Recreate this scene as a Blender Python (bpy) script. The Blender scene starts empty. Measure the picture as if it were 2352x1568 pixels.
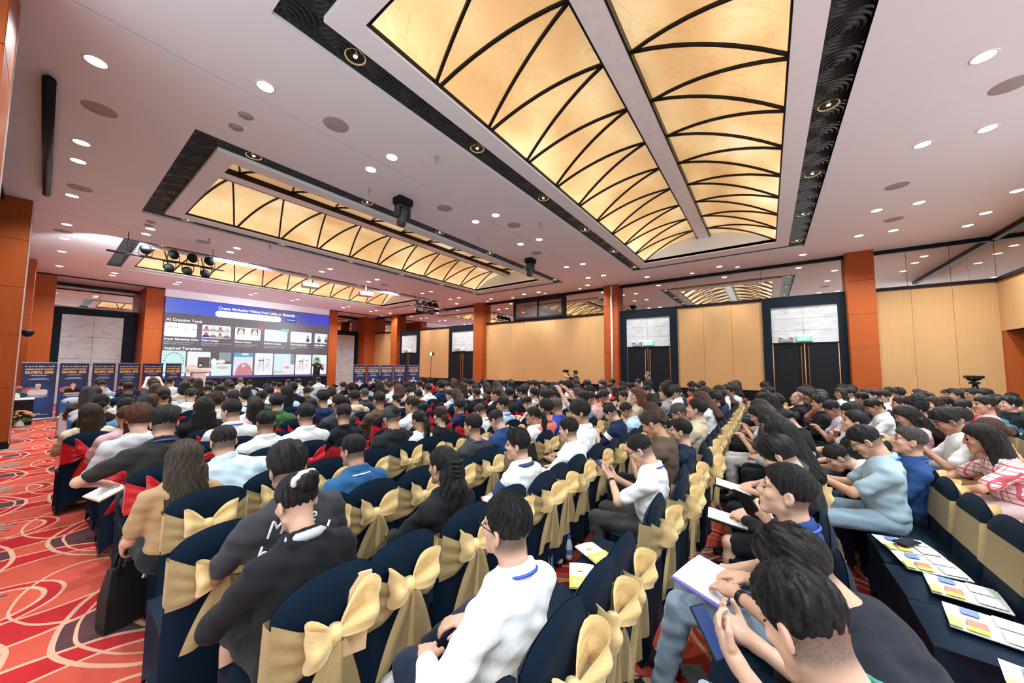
import bpy, math, random
import numpy as np
from mathutils import Matrix, Vector
random.seed(7); RNG = np.random.default_rng(7)
S = bpy.context.scene
COL = S.collection
PI = math.pi
# ------------------------------------------------------------------ camera, world, exposure
CAM_H = 1.75
FPX = 793.3
_yw, _pt, _rl = 0.63542, 0.068756, 0.006253
_fw = np.array([math.cos(_yw)*math.cos(_pt), math.sin(_yw)*math.cos(_pt), math.sin(_pt)])
_rt = np.cross(_fw, [0, 0, 1]); _rt /= np.linalg.norm(_rt); _up = np.cross(_rt, _fw)
_r2 = math.cos(_rl)*_rt + math.sin(_rl)*_up
_u2 = -math.sin(_rl)*_rt + math.cos(_rl)*_up
cam_data = bpy.data.cameras.new('camera'); cam = bpy.data.objects.new('camera', cam_data); COL.objects.link(cam)
cam_data.sensor_width = 36.0; cam_data.lens = FPX/2352*36.0; cam_data.clip_start = 0.02; cam_data.clip_end = 200
cam.matrix_world = Matrix(((_r2[0], _u2[0], -_fw[0], 0), (_r2[1], _u2[1], -_fw[1], 0), (_r2[2], _u2[2], -_fw[2], CAM_H), (0, 0, 0, 1)))
S.camera = cam
S.view_settings.view_transform = 'Standard'; S.view_settings.look = 'None'
S.view_settings.exposure = 0.06; S.view_settings.gamma = 1.0; S.view_settings.use_curve_mapping = False
W = bpy.data.worlds.new('world'); S.world = W; W.use_nodes = True
W.node_tree.nodes['Background'].inputs[0].default_value = (0.86, 0.95, 1.0, 1)
W.node_tree.nodes['Background'].inputs[1].default_value = 1.7
DOWN_W = 330.0          # watts of one ceiling downlight
VAULT_E = 1.05          # glow of the amber vault panes
cy = S.cycles
cy.max_bounces = 6; cy.diffuse_bounces = 4; cy.glossy_bounces = 3; cy.transmission_bounces = 2; cy.transparent_max_bounces = 5
cy.adaptive_threshold = 0.04
cy.caustics_reflective = False; cy.caustics_refractive = False
cy.sample_clamp_indirect = 4.0; cy.use_denoising = True

# pixel helpers used once, at build time, to turn measured photograph points into metres
MCAM = np.array([_r2, -_u2, _fw])
def ray(px, py): return np.array([(px-1176)/FPX, (py-784)/FPX, 1.0]) @ MCAM
def at_z(px, py, z):
    d = ray(px, py); t = (z-CAM_H)/d[2]; return d*t + np.array([0, 0, CAM_H])
def at_x(px, py, x):
    d = ray(px, py); t = x/d[0]; return d*t + np.array([0, 0, CAM_H])
def at_y(px, py, y):
    d = ray(px, py); t = y/d[1]; return d*t + np.array([0, 0, CAM_H])
def project(P):
    v = MCAM @ (np.array(P, float) - np.array([0, 0, CAM_H]))
    return 1176+FPX*v[0]/v[2], 784+FPX*v[1]/v[2], v[2]

# ------------------------------------------------------------------ objects
def tag(o, label=None, cat=None, group=None, kind=None):
    if label: o['label'] = label
    if cat: o['category'] = cat
    if group: o['group'] = group
    if kind: o['kind'] = kind
    return o
def link(name, data, parent=None, mat=None):
    o = bpy.data.objects.new(name, data); COL.objects.link(o)
    if parent is not None: o.parent = parent
    if mat is not None and data is not None and not data.materials: data.materials.append(mat)
    return o
def empty(name, loc=(0, 0, 0), rz=0):
    o = bpy.data.objects.new(name, None); COL.objects.link(o); o.location = loc; o.rotation_euler = (0, 0, rz)
    o.empty_display_size = 0.05
    return o
def np_mesh(name, V, Q, smooth=True, mi=None):
    """mesh from numpy vertices and quads (or triangles)"""
    me = bpy.data.meshes.new(name); n = len(Q); k = Q.shape[1]
    me.vertices.add(len(V)); me.vertices.foreach_set('co', np.ascontiguousarray(V, np.float32).ravel())
    me.loops.add(n*k); me.loops.foreach_set('vertex_index', np.ascontiguousarray(Q, np.int32).ravel())
    me.polygons.add(n); me.polygons.foreach_set('loop_start', np.arange(0, n*k, k, dtype=np.int32))
    if smooth: me.polygons.foreach_set('use_smooth', np.ones(n, bool))
    if mi is not None: me.polygons.foreach_set('material_index', np.ascontiguousarray(mi, np.int32))
    me.update(calc_edges=True)
    return me
class MB:
    """collects simple solids into one mesh"""
    def __init__(s): s.v = []; s.f = []; s.m = []; s.mi = 0; s.sm = []; s.smooth = False
    def add(s, v, f):
        b = len(s.v); s.v += [tuple(p) for p in v]
        for q in f: s.f.append(tuple(i+b for i in q)); s.m.append(s.mi); s.sm.append(s.smooth)
        return s
    def box(s, x0, x1, y0, y1, z0, z1, R=None, c=None):
        v = [(x, y, z) for x in (x0, x1) for y in (y0, y1) for z in (z0, z1)]
        if R is not None: v = [tuple(R @ Vector(p) + Vector(c)) for p in v]
        return s.add(v, [(0, 1, 3, 2), (4, 6, 7, 5), (0, 4, 5, 1), (2, 3, 7, 6), (0, 2, 6, 4), (1, 5, 7, 3)])
    def bbox(s, x0, x1, y0, y1, z0, z1, b=0.01):
        """box with chamfered vertical and top edges"""
        def ring(d, z): return [(x0+d+b, y0+d, z), (x1-d-b, y0+d, z), (x1-d, y0+d+b, z), (x1-d, y1-d-b, z), (x1-d-b, y1-d, z), (x0+d+b, y1-d, z), (x0+d, y1-d-b, z), (x0+d, y0+d+b, z)]
        v = ring(b*.6, z0)+ring(0, z0+b)+ring(0, z1-b)+ring(b*.6, z1)
        f = [tuple(range(7, -1, -1)), tuple(range(24, 32))]
        for r in range(3):
            for i in range(8): j = (i+1) % 8; f.append((r*8+i, r*8+j, r*8+8+j, r*8+8+i))
        return s.add(v, f)
    def tube(s, pts, r, n=8, cap=True):
        pts = [Vector(p) for p in pts]; k = len(pts); rr = r if hasattr(r, '__len__') else [r]*k
        v = []; f = []
        t0 = (pts[1]-pts[0]).normalized()
        a = t0.orthogonal().normalized()
        for i, p in enumerate(pts):
            t = (pts[min(i+1, k-1)]-pts[max(i-1, 0)])
            t = t.normalized() if t.length > 1e-9 else t0
            a = (a - t*a.dot(t)); a = a.normalized() if a.length > 1e-6 else t.orthogonal().normalized()
            b = t.cross(a)
            for j in range(n):
                q = 2*PI*j/n; v.append(p + (a*math.cos(q)+b*math.sin(q))*rr[i])
        for i in range(k-1):
            for j in range(n): j2 = (j+1) % n; f.append((i*n+j, i*n+j2, i*n+n+j2, i*n+n+j))
        if cap: f += [tuple(range(n-1, -1, -1)), tuple(range((k-1)*n, k*n))]
        return s.add(v, f)
    def lathe(s, prof, n=20, c=(0, 0, 0), R=None, closed=True):
        """profile of (radius, z) about the z axis"""
        v = []; f = []; k = len(prof)
        for r, z in prof:
            for j in range(n):
                p = Vector((r*math.cos(2*PI*j/n), r*math.sin(2*PI*j/n), z))
                if R is not None: p = R @ p
                v.append(p+Vector(c))
        for i in range(k-1):
            for j in range(n): j2 = (j+1) % n; f.append((i*n+j, i*n+j2, i*n+n+j2, i*n+n+j))
        if closed: f += [tuple(range(n-1, -1, -1)), tuple(range((k-1)*n, k*n))]
        return s.add(v, f)
    def grid(s, fn, nu, nv):
        v = [fn(i/nu, j/nv) for i in range(nu+1) for j in range(nv+1)]
        return s.add(v, [(i*(nv+1)+j, (i+1)*(nv+1)+j, (i+1)*(nv+1)+j+1, i*(nv+1)+j+1) for i in range(nu) for j in range(nv)])
    def poly(s, pts, y0, y1):
        """prism of an xz outline between y0 and y1"""
        n = len(pts); v = [(x, y0, z) for x, z in pts]+[(x, y1, z) for x, z in pts]
        return s.add(v, [tuple(range(n)), tuple(range(2*n-1, n-1, -1))]+[(i, n+i, n+(i+1) % n, (i+1) % n) for i in range(n)])
    def mesh(s, name, mats=()):
        me = bpy.data.meshes.new(name); me.from_pydata([tuple(p) for p in s.v], [], s.f)
        me.polygons.foreach_set('material_index', s.m); me.polygons.foreach_set('use_smooth', s.sm)
        for m in (mats if isinstance(mats, (list, tuple)) else [mats]): me.materials.append(m)
        me.update(); return me
    def obj(s, name, mats, parent=None, recalc=False):
        me = s.mesh(name, mats)
        if recalc:
            import bmesh
            b = bmesh.new(); b.from_mesh(me); bmesh.ops.recalc_face_normals(b, faces=b.faces[:]); b.to_mesh(me); b.free()
        return link(name, me, parent)
def boxobj(name, mat, b, parent=None, **k):
    o = MB().box(*b).obj(name, mat, parent); return tag(o, **k) if k else o
def copy_tree(o, parent=None):
    c = o.copy(); COL.objects.link(c)
    if parent is not None: c.parent = parent
    for ch in o.children: copy_tree(ch, c)
    return c

# ------------------------------------------------------------------ materials
class NV:
    """a shader value with arithmetic"""
    def __init__(s, t, k): s.t = t; s.k = k
    def _m(s, op, *a):
        n = s.t.nodes.new('ShaderNodeMath'); n.operation = op
        for i, x in enumerate((s,)+a):
            if isinstance(x, NV): s.t.links.new(x.k, n.inputs[i])
            else: n.inputs[i].default_value = x
        return NV(s.t, n.outputs[0])
    def __add__(s, o): return s._m('ADD', o)
    __radd__ = __add__
    def __sub__(s, o): return s._m('SUBTRACT', o)
    def __rsub__(s, o): return (s*-1.0)+o
    def __mul__(s, o): return s._m('MULTIPLY', o)
    __rmul__ = __mul__
    def __truediv__(s, o): return s._m('DIVIDE', o)
    def __lt__(s, o): return s._m('LESS_THAN', o)
    def __gt__(s, o): return s._m('GREATER_THAN', o)
    def abs(s): return s._m('ABSOLUTE')
    def sqrt(s): return s._m('SQRT')
    def sin(s): return s._m('SINE')
    def frac(s): return s._m('FRACT')
    def min(s, o): return s._m('MINIMUM', o)
    def max(s, o): return s._m('MAXIMUM', o)
    def atan2(s, o): return s._m('ARCTAN2', o)
class MT:
    def __init__(s, name, base=(.5, .5, .5), rough=.6, metal=0., spec=.5, **kw):
        s.m = bpy.data.materials.new(name); s.m.use_nodes = True; s.t = s.m.node_tree
        s.b = s.t.nodes['Principled BSDF']; s.out = s.t.nodes['Material Output']
        s.set('Base Color', (*base, 1)); s.set('Roughness', rough); s.set('Metallic', metal); s.set('Specular IOR Level', spec)
        for k, v in kw.items(): s.set(k.replace('_', ' '), v)
    def set(s, k, v):
        if isinstance(v, NV): s.t.links.new(v.k, s.b.inputs[k])
        elif hasattr(v, 'node'): s.t.links.new(v, s.b.inputs[k])
        else: s.b.inputs[k].default_value = v
    def node(s, ty, **kw):
        n = s.t.nodes.new(ty)
        for k, v in kw.items(): setattr(n, k, v)
        return n
    def coord(s, kind='Object'): return s.node('ShaderNodeTexCoord').outputs[kind]
    def world(s): return s.node('ShaderNodeNewGeometry').outputs['Position']
    def xyz(s, vec):
        n = s.node('ShaderNodeSeparateXYZ'); s.t.links.new(vec, n.inputs[0]); return [NV(s.t, o) for o in n.outputs]
    def vec(s, x, y, z):
        n = s.node('ShaderNodeCombineXYZ')
        for i, a in enumerate((x, y, z)):
            if isinstance(a, NV): s.t.links.new(a.k, n.inputs[i])
            else: n.inputs[i].default_value = a
        return n.outputs[0]
    def scale(s, vec, sc):
        n = s.node('ShaderNodeMapping'); s.t.links.new(vec, n.inputs[0]); n.inputs['Scale'].default_value = sc; return n.outputs[0]
    def noise(s, vec, scale, detail=2., rough=.5, dist=0.):
        n = s.node('ShaderNodeTexNoise'); s.t.links.new(vec, n.inputs['Vector']); n.inputs['Scale'].default_value = scale
        n.inputs['Detail'].default_value = detail; n.inputs['Roughness'].default_value = rough; n.inputs['Distortion'].default_value = dist
        return NV(s.t, n.outputs['Fac'])
    def ramp(s, f, stops):
        n = s.node('ShaderNodeValToRGB'); s.t.links.new(f.k, n.inputs[0]); e = n.color_ramp.elements
        while len(e) < len(stops): e.new(.5)
        for i, (p, c) in enumerate(stops): e[i].position = p; e[i].color = (*c, 1)
        return n.outputs[0]
    def mix(s, f, a, b, mode='MIX'):
        n = s.node('ShaderNodeMix', data_type='RGBA', blend_type=mode)
        for i, x in ((0, f), (6, a), (7, b)):
            if isinstance(x, NV): s.t.links.new(x.k, n.inputs[i])
            elif hasattr(x, 'node'): s.t.links.new(x, n.inputs[i])
            else: n.inputs[i].default_value = x if i == 0 else (*x, 1)
        return n.outputs[2]
    def bump(s, h, strength=.3, dist=.01):
        n = s.node('ShaderNodeBump'); n.inputs['Strength'].default_value = strength; n.inputs['Distance'].default_value = dist
        s.t.links.new(h.k if isinstance(h, NV) else h, n.inputs['Height']); s.t.links.new(n.outputs[0], s.b.inputs['Normal'])
    def ocol(s): return s.node('ShaderNodeObjectInfo').outputs['Color']
def emit(name, col, st):
    t = MT(name, (0, 0, 0), .5); t.set('Emission Color', (*col, 1)); t.set('Emission Strength', st); t.set('Specular IOR Level', .2); return t.m
def plain(name, col, rough=.5, metal=0., spec=.5, bump=None):
    if max(col) < .03: spec = .14
    t = MT(name, col, rough, metal, spec)
    n = t.noise(t.coord(), 6, 3)
    t.set('Base Color', t.mix(n, tuple(c*.88 for c in col), tuple(min(1, c*1.1) for c in col)))
    if bump: t.bump(t.noise(t.coord(), bump[0], 2), bump[1], .004)
    return t.m
def srgb(r, g, b): return tuple(((c/255+.055)/1.055)**2.4 if c > 10 else c/255/12.92 for c in (r, g, b))
M = {}
def mk_cloth(name, bump=.25, sc=260, sheen=.04, rough=.85):
    t = MT(name, rough=rough, spec=.08); oc = t.coord(); n = t.noise(oc, 9, 3); w = t.noise(oc, sc, 1)
    g = t.mix(n*.5+w*.3, (.78, .78, .78), (1.12, 1.12, 1.12)); t.set('Base Color', t.mix(1.0, t.ocol(), g, 'MULTIPLY')); t.set('Sheen Weight', sheen)
    t.bump(t.noise(t.scale(oc, (1, 1, .55)), 11, 3)*2.0+w*.25, bump, .02); return t.m
M['cloth'] = mk_cloth('woven_cloth')
M['denim'] = mk_cloth('denim_cloth', .4, 330, .1)
t = MT('skin', rough=.5, spec=.3); oc = t.coord(); n = t.noise(oc, 14, 3)
at_ = t.node('ShaderNodeAttribute', attribute_name='stubble'); st_ = NV(t.t, at_.outputs['Fac'])*(t.noise(oc, 260, 2)*.5+.6)
t.set('Base Color', t.mix(st_, t.mix(1.0, t.ocol(), t.mix(n, (.86, .8, .78), (1.1, 1.05, 1.02)), 'MULTIPLY'), (.035, .030, .028))); t.bump(t.noise(oc, 160, 2), .06, .004); M['skin'] = t.m
t = MT('hair', rough=.30, spec=.34); x, y, z = t.xyz(t.coord())
az = x.atan2(y*-1.0); pol = (x*x+y*y).sqrt(); hv = t.vec(az*11.0, pol*6.0+z*4.0, 0.0); n1 = t.noise(hv, 3.2, 5, .7); n2 = t.noise(t.vec(x*70.0, y*70.0, z*10.0), 2.2, 3)
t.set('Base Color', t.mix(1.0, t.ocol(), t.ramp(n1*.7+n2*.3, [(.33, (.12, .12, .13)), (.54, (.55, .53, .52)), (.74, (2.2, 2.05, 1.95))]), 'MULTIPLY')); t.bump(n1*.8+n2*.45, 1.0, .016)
t.set('Roughness', n1*.35+.18); M['hair'] = t.m
M['eye'] = plain('eye_dark', (.012, .01, .01), .2); M['lip'] = plain('lip', (.42, .16, .14), .5)
# ------------------------------------------------------------------ lettering
def text_mesh(body, size, mat, parent=None, name='lettering', extrude=.002, align='CENTER', shear=0., bold=0., width=None):
    cu_ = bpy.data.curves.new('tmp_text', 'FONT'); cu_.body = body; cu_.size = size; cu_.align_x = align; cu_.extrude = extrude; cu_.shear = shear; cu_.offset = bold; cu_.resolution_u = 3
    o = bpy.data.objects.new('tmp_text', cu_); COL.objects.link(o); bpy.context.view_layer.update()
    me = bpy.data.meshes.new_from_object(o.evaluated_get(bpy.context.evaluated_depsgraph_get())); bpy.data.objects.remove(o)
    if width and len(me.vertices):
        xs = [v.co.x for v in me.vertices]; k = width/(max(xs)-min(xs)); 
        for v in me.vertices: v.co.x *= k
    me.materials.clear(); me.materials.append(mat); return link(name, me, parent)
# ------------------------------------------------------------------ room materials
ZC = 5.18; XW = 14.5; YS = 22.2; YB = 24.2; YK = -4.85; XL = -0.72
def plaster(name, col, st=.12):
    t = MT(name, col, .75, spec=.25); n = t.noise(t.world(), 1.3, 4); g = t.noise(t.world(), 90, 2)
    t.set('Base Color', t.mix(n, tuple(c*.95 for c in col), col)); t.bump(g, st, .004); return t.m
M['ceil'] = plaster('ceiling_paint', (.90, .92, .95))
M['white_frame'] = plaster('coffer_paint', (.93, .95, .97))
def veneer(name, c1, c2, st=1.0):
    t = MT(name, c1, .5, spec=.16); w = t.world(); n = t.noise(t.scale(w, (38, 38, .5)), 3, 4); f = t.noise(w, 130, 2); b = t.noise(t.scale(w, (.8, .8, .3)), 1.2, 2)
    t.set('Base Color', t.ramp(n*.5+f*.28+b*.25, [(.3, c2), (.72, c1)])); t.bump(n, .05, .002); return t.m
M['panel'] = veneer('tan_wall_panel', (.58, .34, .155), (.43, .23, .09))
M['pillar'] = veneer('orange_pillar_cladding', (.40, .088, .018), (.28, .055, .011))
t = MT('mirror_glass', (.80, .76, .72), .015, 1.0); M['mirror'] = t.m
M['black'] = plain('black_satin', (.012, .012, .014), .4); M['black_matt'] = plain('black_matt', (.014, .014, .015), .8)
M['trim'] = plain('black_trim', (.01, .009, .009), .35)
M['navy_frame'] = plain('navy_door_frame', (.006, .011, .018), .5, bump=(40, .1))
M['bronze'] = plain('bronze_bar', (.62, .30, .15), .25, .9); M['steel'] = plain('brushed_steel', (.6, .6, .6), .3, .9)
M['white'] = plain('white_paint', (.82, .81, .80), .5); M['grey'] = plain('grey_plastic', (.30, .30, .31), .5)
t = MT('pale_marble_panel', (.75, .73, .70), .3); w = t.world(); n = t.noise(t.scale(w, (1, 1, 2.2)), 2.5, 5, .6, .6)
t.set('Base Color', t.ramp(n, [(.3, (.44, .43, .41)), (.55, (.60, .59, .58)), (.8, (.52, .51, .51))])); M['marble'] = t.m
# carpet: two interlocked families of eccentric rings, grey fans between them
def carpet():
    t = MT('swirl_carpet', rough=.95, spec=.1); x, y, z = t.xyz(t.world())
    wob = t.noise(t.world(), 1.1, 2)*.16-.08
    PX, PY = 2.1, 1.95
    def local(ox, oy):
        u = ((x+wob)*(1/PX)+ox).frac()*PX-PX/2; v = ((y+wob*.6)*(1/PY)+oy).frac()*PY-PY/2; return u, v
    cream, red, org, mar, gry = srgb(238, 178, 145), srgb(200, 12, 20), srgb(222, 84, 60), srgb(92, 46, 50), srgb(168, 150, 138)
    mott = t.noise(t.world(), 26, 4); pile = t.noise(t.world(), 420, 2)
    col = t.mix(mott, tuple(c*.9 for c in org), tuple(min(1, c*1.08) for c in org))
    u1, v1 = local(.5, .13); u2, v2 = local(.0, .63)
    def rad(u, v, cx, cy, sx=1., sy=1.): a = (u-cx)*sx; b = (v-cy)*sy; return (a*a+b*b).sqrt()
    lines = None
    def ln(d, r, w=.017):
        nonlocal lines
        m = (d-r).abs() < w*.8
        lines = m if lines is None else lines.max(m)
    dm = rad(u2, v2, .05, .0, .92, 1.0); col = t.mix((dm > .60)*(dm < .88), col, mar); ln(dm, .60); ln(dm, .88); ln(dm, .80, .010)
    dr = rad(u2, v2, .12, -.08, .95, 1.15); col = t.mix((dr > .45)*(dr < .56)*(dm < .60), col, red); ln(dr, .45)
    da = rad(u1, v1, -.05, .04); db = rad(u1, v1, .16, .10, 1.05, 1.2)
    col = t.mix(da < .84, col, t.mix(mott, tuple(c*.92 for c in org), org))
    col = t.mix((da < .84)*(db > .66), col, red); ln(da, .84)
    inb = da < .86
    dl = rad(u1, v1, .16, .10, 1.05, 1.2); lines = lines.max(((dl-.66).abs() < .014)*inb)
    dc = rad(u1, v1, -.22, -.12, 1.0, 1.25); col = t.mix((dc > .34)*(dc < .43)*inb, col, red); lines = lines.max(((dc-.34).abs() < .014)*inb).max(((dc-.43).abs() < .011)*inb)
    dd = rad(u1, v1, .30, -.25, 1.3, .8); lines = lines.max(((dd-.42).abs() < .011)*inb)
    for (u, v, cx, cy, ph, R) in ((u1, v1, -.36, .02, .5, .30), (u2, v2, -.30, .25, 2.1, .30), (u2, v2, .55, .12, 0.2, .25)):
        a = u-cx; b = v-cy; r = (a*a+b*b).sqrt(); th = a.atan2(b)
        pet = ((th*5.0+ph).sin().abs()*.55+.45)*R; fan = (th+ph-1.2).sin() > .05
        col = t.mix((r < pet)*fan, col, gry); vein = ((th*5.0+ph).sin().abs() > .955)*(r < R)*fan; col = t.mix(vein, col, mar)
    col = t.mix(lines, col, cream)
    col = t.mix(1.0, col, t.mix(pile, (.5, .5, .5), (.92, .92, .92)), 'MULTIPLY')
    t.set('Base Color', col); t.bump(pile, .5, .006); t.set('Sheen Weight', .1); return t.m
M['carpet'] = carpet()
def struct(name, mb, mats, parent=None): return tag(mb.obj(name, mats, parent), kind='structure' if parent is None else None)
# ------------------------------------------------------------------ floor, ceiling
struct('floor', MB().box(XL-.4, XW+.1, YK-.1, YB+.1, -.1, 0), M['carpet'])
X0, X1 = 1.13, 12.66; CYS = [1.425, 9.02, 16.5]; HO, HW, HI = 2.385, 2.03, 1.75; XI0, XI1 = 1.74, 11.80; XW0, XW1 = 1.47, 12.32
c = MB(); ys = [YK-.1]
cuts = [5.2, 12.95]
bands = []; lo = YK-.1
for yc in CYS: bands.append((lo, yc-HO)); lo = yc+HO
bands.append((lo, YB+.1))
def strip(y0, y1, x0, x1):
    seg = [y0]+[q for k in cuts for q in (k-.014, k+.014) if y0 < k < y1]+[y1]
    for a, b in zip(seg[::2], seg[1::2]): c.box(x0, x1, a, b, ZC, ZC+.2)
for a, b in bands: strip(a, b, XL-.4, XW+.1)
for yc in CYS: strip(yc-HO, yc+HO, XL-.4, X0); strip(yc-HO, yc+HO, X1, XW+.1)
ceil = struct('ceiling', c, M['ceil'])
for k in cuts: boxobj('partition_track', M['black_matt'], (XL-.3, XW, k-.014, k+.014, ZC+.03, ZC+.06), ceil)
# ------------------------------------------------------------------ vaulted amber coffers
t = MT('amber_vault_pane', (.55, .35, .16), .35); w = t.world(); x, y, z = t.xyz(w)
big = t.noise(t.scale(w, (.62, 1.1, 1.0)), 1.0, 1); n = t.noise(w, 1.8, 6, .6, 1.2); v = (n-.5).abs()
veins = t.mix(v < .005, (1, 1, 1), (.82, .74, .62))
low = t.ramp((z-5.24)*1.8, [(0., (1, 1, 1)), (1., (.62, .62, .62))])
amber = t.ramp(big*.85+n*.2, [(.30, (.62, .36, .15)), (.46, (.78, .48, .21)), (.60, (.95, .67, .32)), (.76, (1.12, .96, .62))])
t.set('Emission Color', t.mix(1.0, t.mix(1.0, amber, veins, 'MULTIPLY'), low, 'MULTIPLY')); t.set('Emission Strength', VAULT_E); M['pane'] = t.m
t = MT('black_feather_band', (.005, .008, .010), .25, .0, .28); x, y, z = t.xyz(t.world()); n = t.noise(t.world(), 1.4, 1)
fx = (x*2.0).frac()-.5; fy = (y*2.0).frac()-.5; rr = ((fx*fx+fy*fy).sqrt()+n*.25)*60.0; t.bump(rr.sin(), .7, .02); M['band'] = t.m
M['beam'] = plain('pale_gloss_beam', (.90, .90, .91), .22, 0.)
M['rib'] = plain('black_rib', (.016, .013, .011), .35)
t = MT('ribbed_gold_glint', (.55, .40, .16), .25, .8); x, y, z = t.xyz(t.coord()); t.bump(((x*x+y*y).sqrt()*420.0).sin(), .9, .02)
t.set('Emission Color', (1, .78, .38, 1)); t.set('Emission Strength', .35); M['glint_disc'] = t.m  # gold emission paints in the glints reflected by the band
ZV = 5.235; RISE = .56
def vz(y): return ZV+RISE*(1-(y/HI)**2)
CN = ['first coffer from the camera', 'middle coffer', 'third coffer by the stage']
def tri_pane(xa0, xa1, xb0, xb1, y0, y1, yc, dz=.0, n=6):
    """vault facet between two ribs, from height y0 to y1"""
    v = []; f = []
    for i in range(n+1):
        s = i/n; y = y0+(y1-y0)*s
        v += [(xa0+(xb0-xa0)*s, yc+y, vz(y)+dz), (xa1+(xb1-xa1)*s, yc+y, vz(y)+dz), (xa0+(xb0-xa0)*s, yc+y, vz(y)+dz+.02), (xa1+(xb1-xa1)*s, yc+y, vz(y)+dz+.02)]
    for i in range(n):
        a = i*4; b = a+4; f += [(a, a+1, b+1, b), (a+2, b+2, b+3, a+3), (a, b, b+2, a+2), (a+1, a+3, b+3, b+1)]
    return v, f
for ci, yc in enumerate(CYS):
    root = tag(empty('vaulted_ceiling_light', (0, 0, 0)), f"amber vaulted ceiling light with black zigzag ribs, {CN[ci]}", 'ceiling light', 'vaulted ceiling lights')
    b = MB()
    for a in ((X0, X1, yc-HO, yc-HW), (X0, X1, yc+HW, yc+HO), (X0, XW0, yc-HW, yc+HW), (XW1, X1, yc-HW, yc+HW)): b.box(*a, ZC+.05, ZC+.1)
    b.box(X0-.005, X1, yc-HO-.005, yc-HO, ZC, ZC+.1); b.obj('black_band', M['band'], root)
    b = MB()
    for a in ((XW0, XW1, yc-HW, yc-HI), (XW0, XW1, yc+HI, yc+HW), (XW0, XI0, yc-HI, yc+HI), (XI1, XW1, yc-HI, yc+HI)): b.box(*a, ZC-.01, ZC+.10)
    b.obj('white_frame', M['white_frame'], root)
    for xe, s in ((XI0, 1), (XI1, -1)):
        b = MB(); n = 20; pts = [(-HI+2*HI*i/n) for i in range(n+1)]
        v = [(xe, yc+q, ZC+.02) for q in pts]+[(xe+s*.0, yc+q, vz(q)+.02) for q in pts]+[(xe-s*.05, yc+q, vz(q)+.02) for q in pts]+[(xe-s*.05, yc+q, ZC+.02) for q in pts]
        f = []
        for i in range(n):
            for r in range(4): a = r*(n+1)+i; d = ((r+1) % 4)*(n+1)+i; f.append((a, a+1, d+1, d))
        b.add(v, f); b.obj('lunette', M['white_frame'], root)
    # shell above the panes keeps the plenum dark
    boxobj('plenum_cover', M['black_matt'], (X0, X1, yc-HO, yc+HO, 5.95, 6.0), root)
    b = MB()
    for s in (-1, 1): b.box(XI0, XI1, yc+s*HI-.02, yc+s*HI+.02, ZV-.03, ZV+.03)
    b.obj('edge_bar', M['rib'], root)
    nb = MB(); nb.box(XI0, XI1, yc-.16, yc+.16, vz(0)-.12, vz(0)-.06); nb.obj('beam', M['beam'], root)
    nb = MB()
    for s in (-1, 1): nb.box(XI0, XI1, yc+s*.165-.012, yc+s*.165+.012, vz(0)-.125, vz(0)+.02)
    nb.obj('beam_edge', M['rib'], root)
    p = 1.0025
    for s in (-1, 1):
        xo = [1.71+(.04 if s < 0 else 0)+p*k for k in range(11)]; xb = [q+.50 for q in xo]
        xo[0] = XI0; xo[10] = min(xo[10], XI1)
        segs = []
        for k in range(10):
            segs.append((xo[k], xo[k+1], xb[k], xb[k]))
            x2 = min(xb[k+1], XI1) if k < 10 else XI1
            segs.append((xo[k+1], xo[k+1], xb[k], x2))
        segs.insert(0, (XI0, XI0, XI0, xb[0]))
        for sg in segs:
            v, f = tri_pane(*sg, s*HI, s*.17, yc); MB().add(v, f).obj('pane', M['pane'], root)
        for k in range(10):
            for (xa, xq) in ((xo[k], xb[k]), (xo[k+1], xb[k])):
                d = .03 if xa < xq else -.03
                pts = [(xa+d+(xq-xa-2*d*.5)*q, yc+s*(HI+(.17-HI)*q), vz(HI+(.17-HI)*q)-.018) for q in [i/7 for i in range(8)]]
                r = MB(); r.tube(pts, .024, 4); r.obj('rib', M['rib'], root)
    # glowing ribbed discs added to stand in for reflected glints in the black band
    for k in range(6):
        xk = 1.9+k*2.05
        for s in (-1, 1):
            o = tag(empty('band_glint', (xk, yc+s*(HO+HW)/2, ZC+.045)), f"added glowing gold glint in black band, {['first', 'middle', 'stage'][ci]} coffer, {'far' if s > 0 else 'near'} side, {['first','second','third','fourth','fifth','sixth'][k]} from left", 'lamp', 'added glints in the black bands')
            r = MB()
            r.smooth = True; r.lathe([(.0001, .03), (.06, .024), (.11, .0), (.115, -.004)], 18, closed=False); a = r.obj('glint_disc', M['glint_disc'], o)
            r2 = MB(); r2.lathe([(.0001, -.006), (.022, -.002), (.024, .01)], 10, closed=False); r2.obj('glint_core', M['glint_core'] if 'glint_core' in M else M.setdefault('glint_core', emit('glint_core_glow', (1, .85, .55), 4)), o)  # bright core added to the painted glint
# ------------------------------------------------------------------ recessed downlights
M['lens'] = emit('downlight_lens', (1, .97, .93), 9)
dl0 = MB(); dl0.smooth = True; dl0.lathe([(.085, -.002), (.098, -.008), (.108, -.002), (.108, .004)], 24, closed=False); me_ring = dl0.mesh('trim_ring', M['white'])
dl1 = MB(); dl1.lathe([(.0001, -.0035), (.086, -.0035), (.088, .01)], 24, closed=False); me_lens = dl1.mesh('lens', M['lens'])

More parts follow.
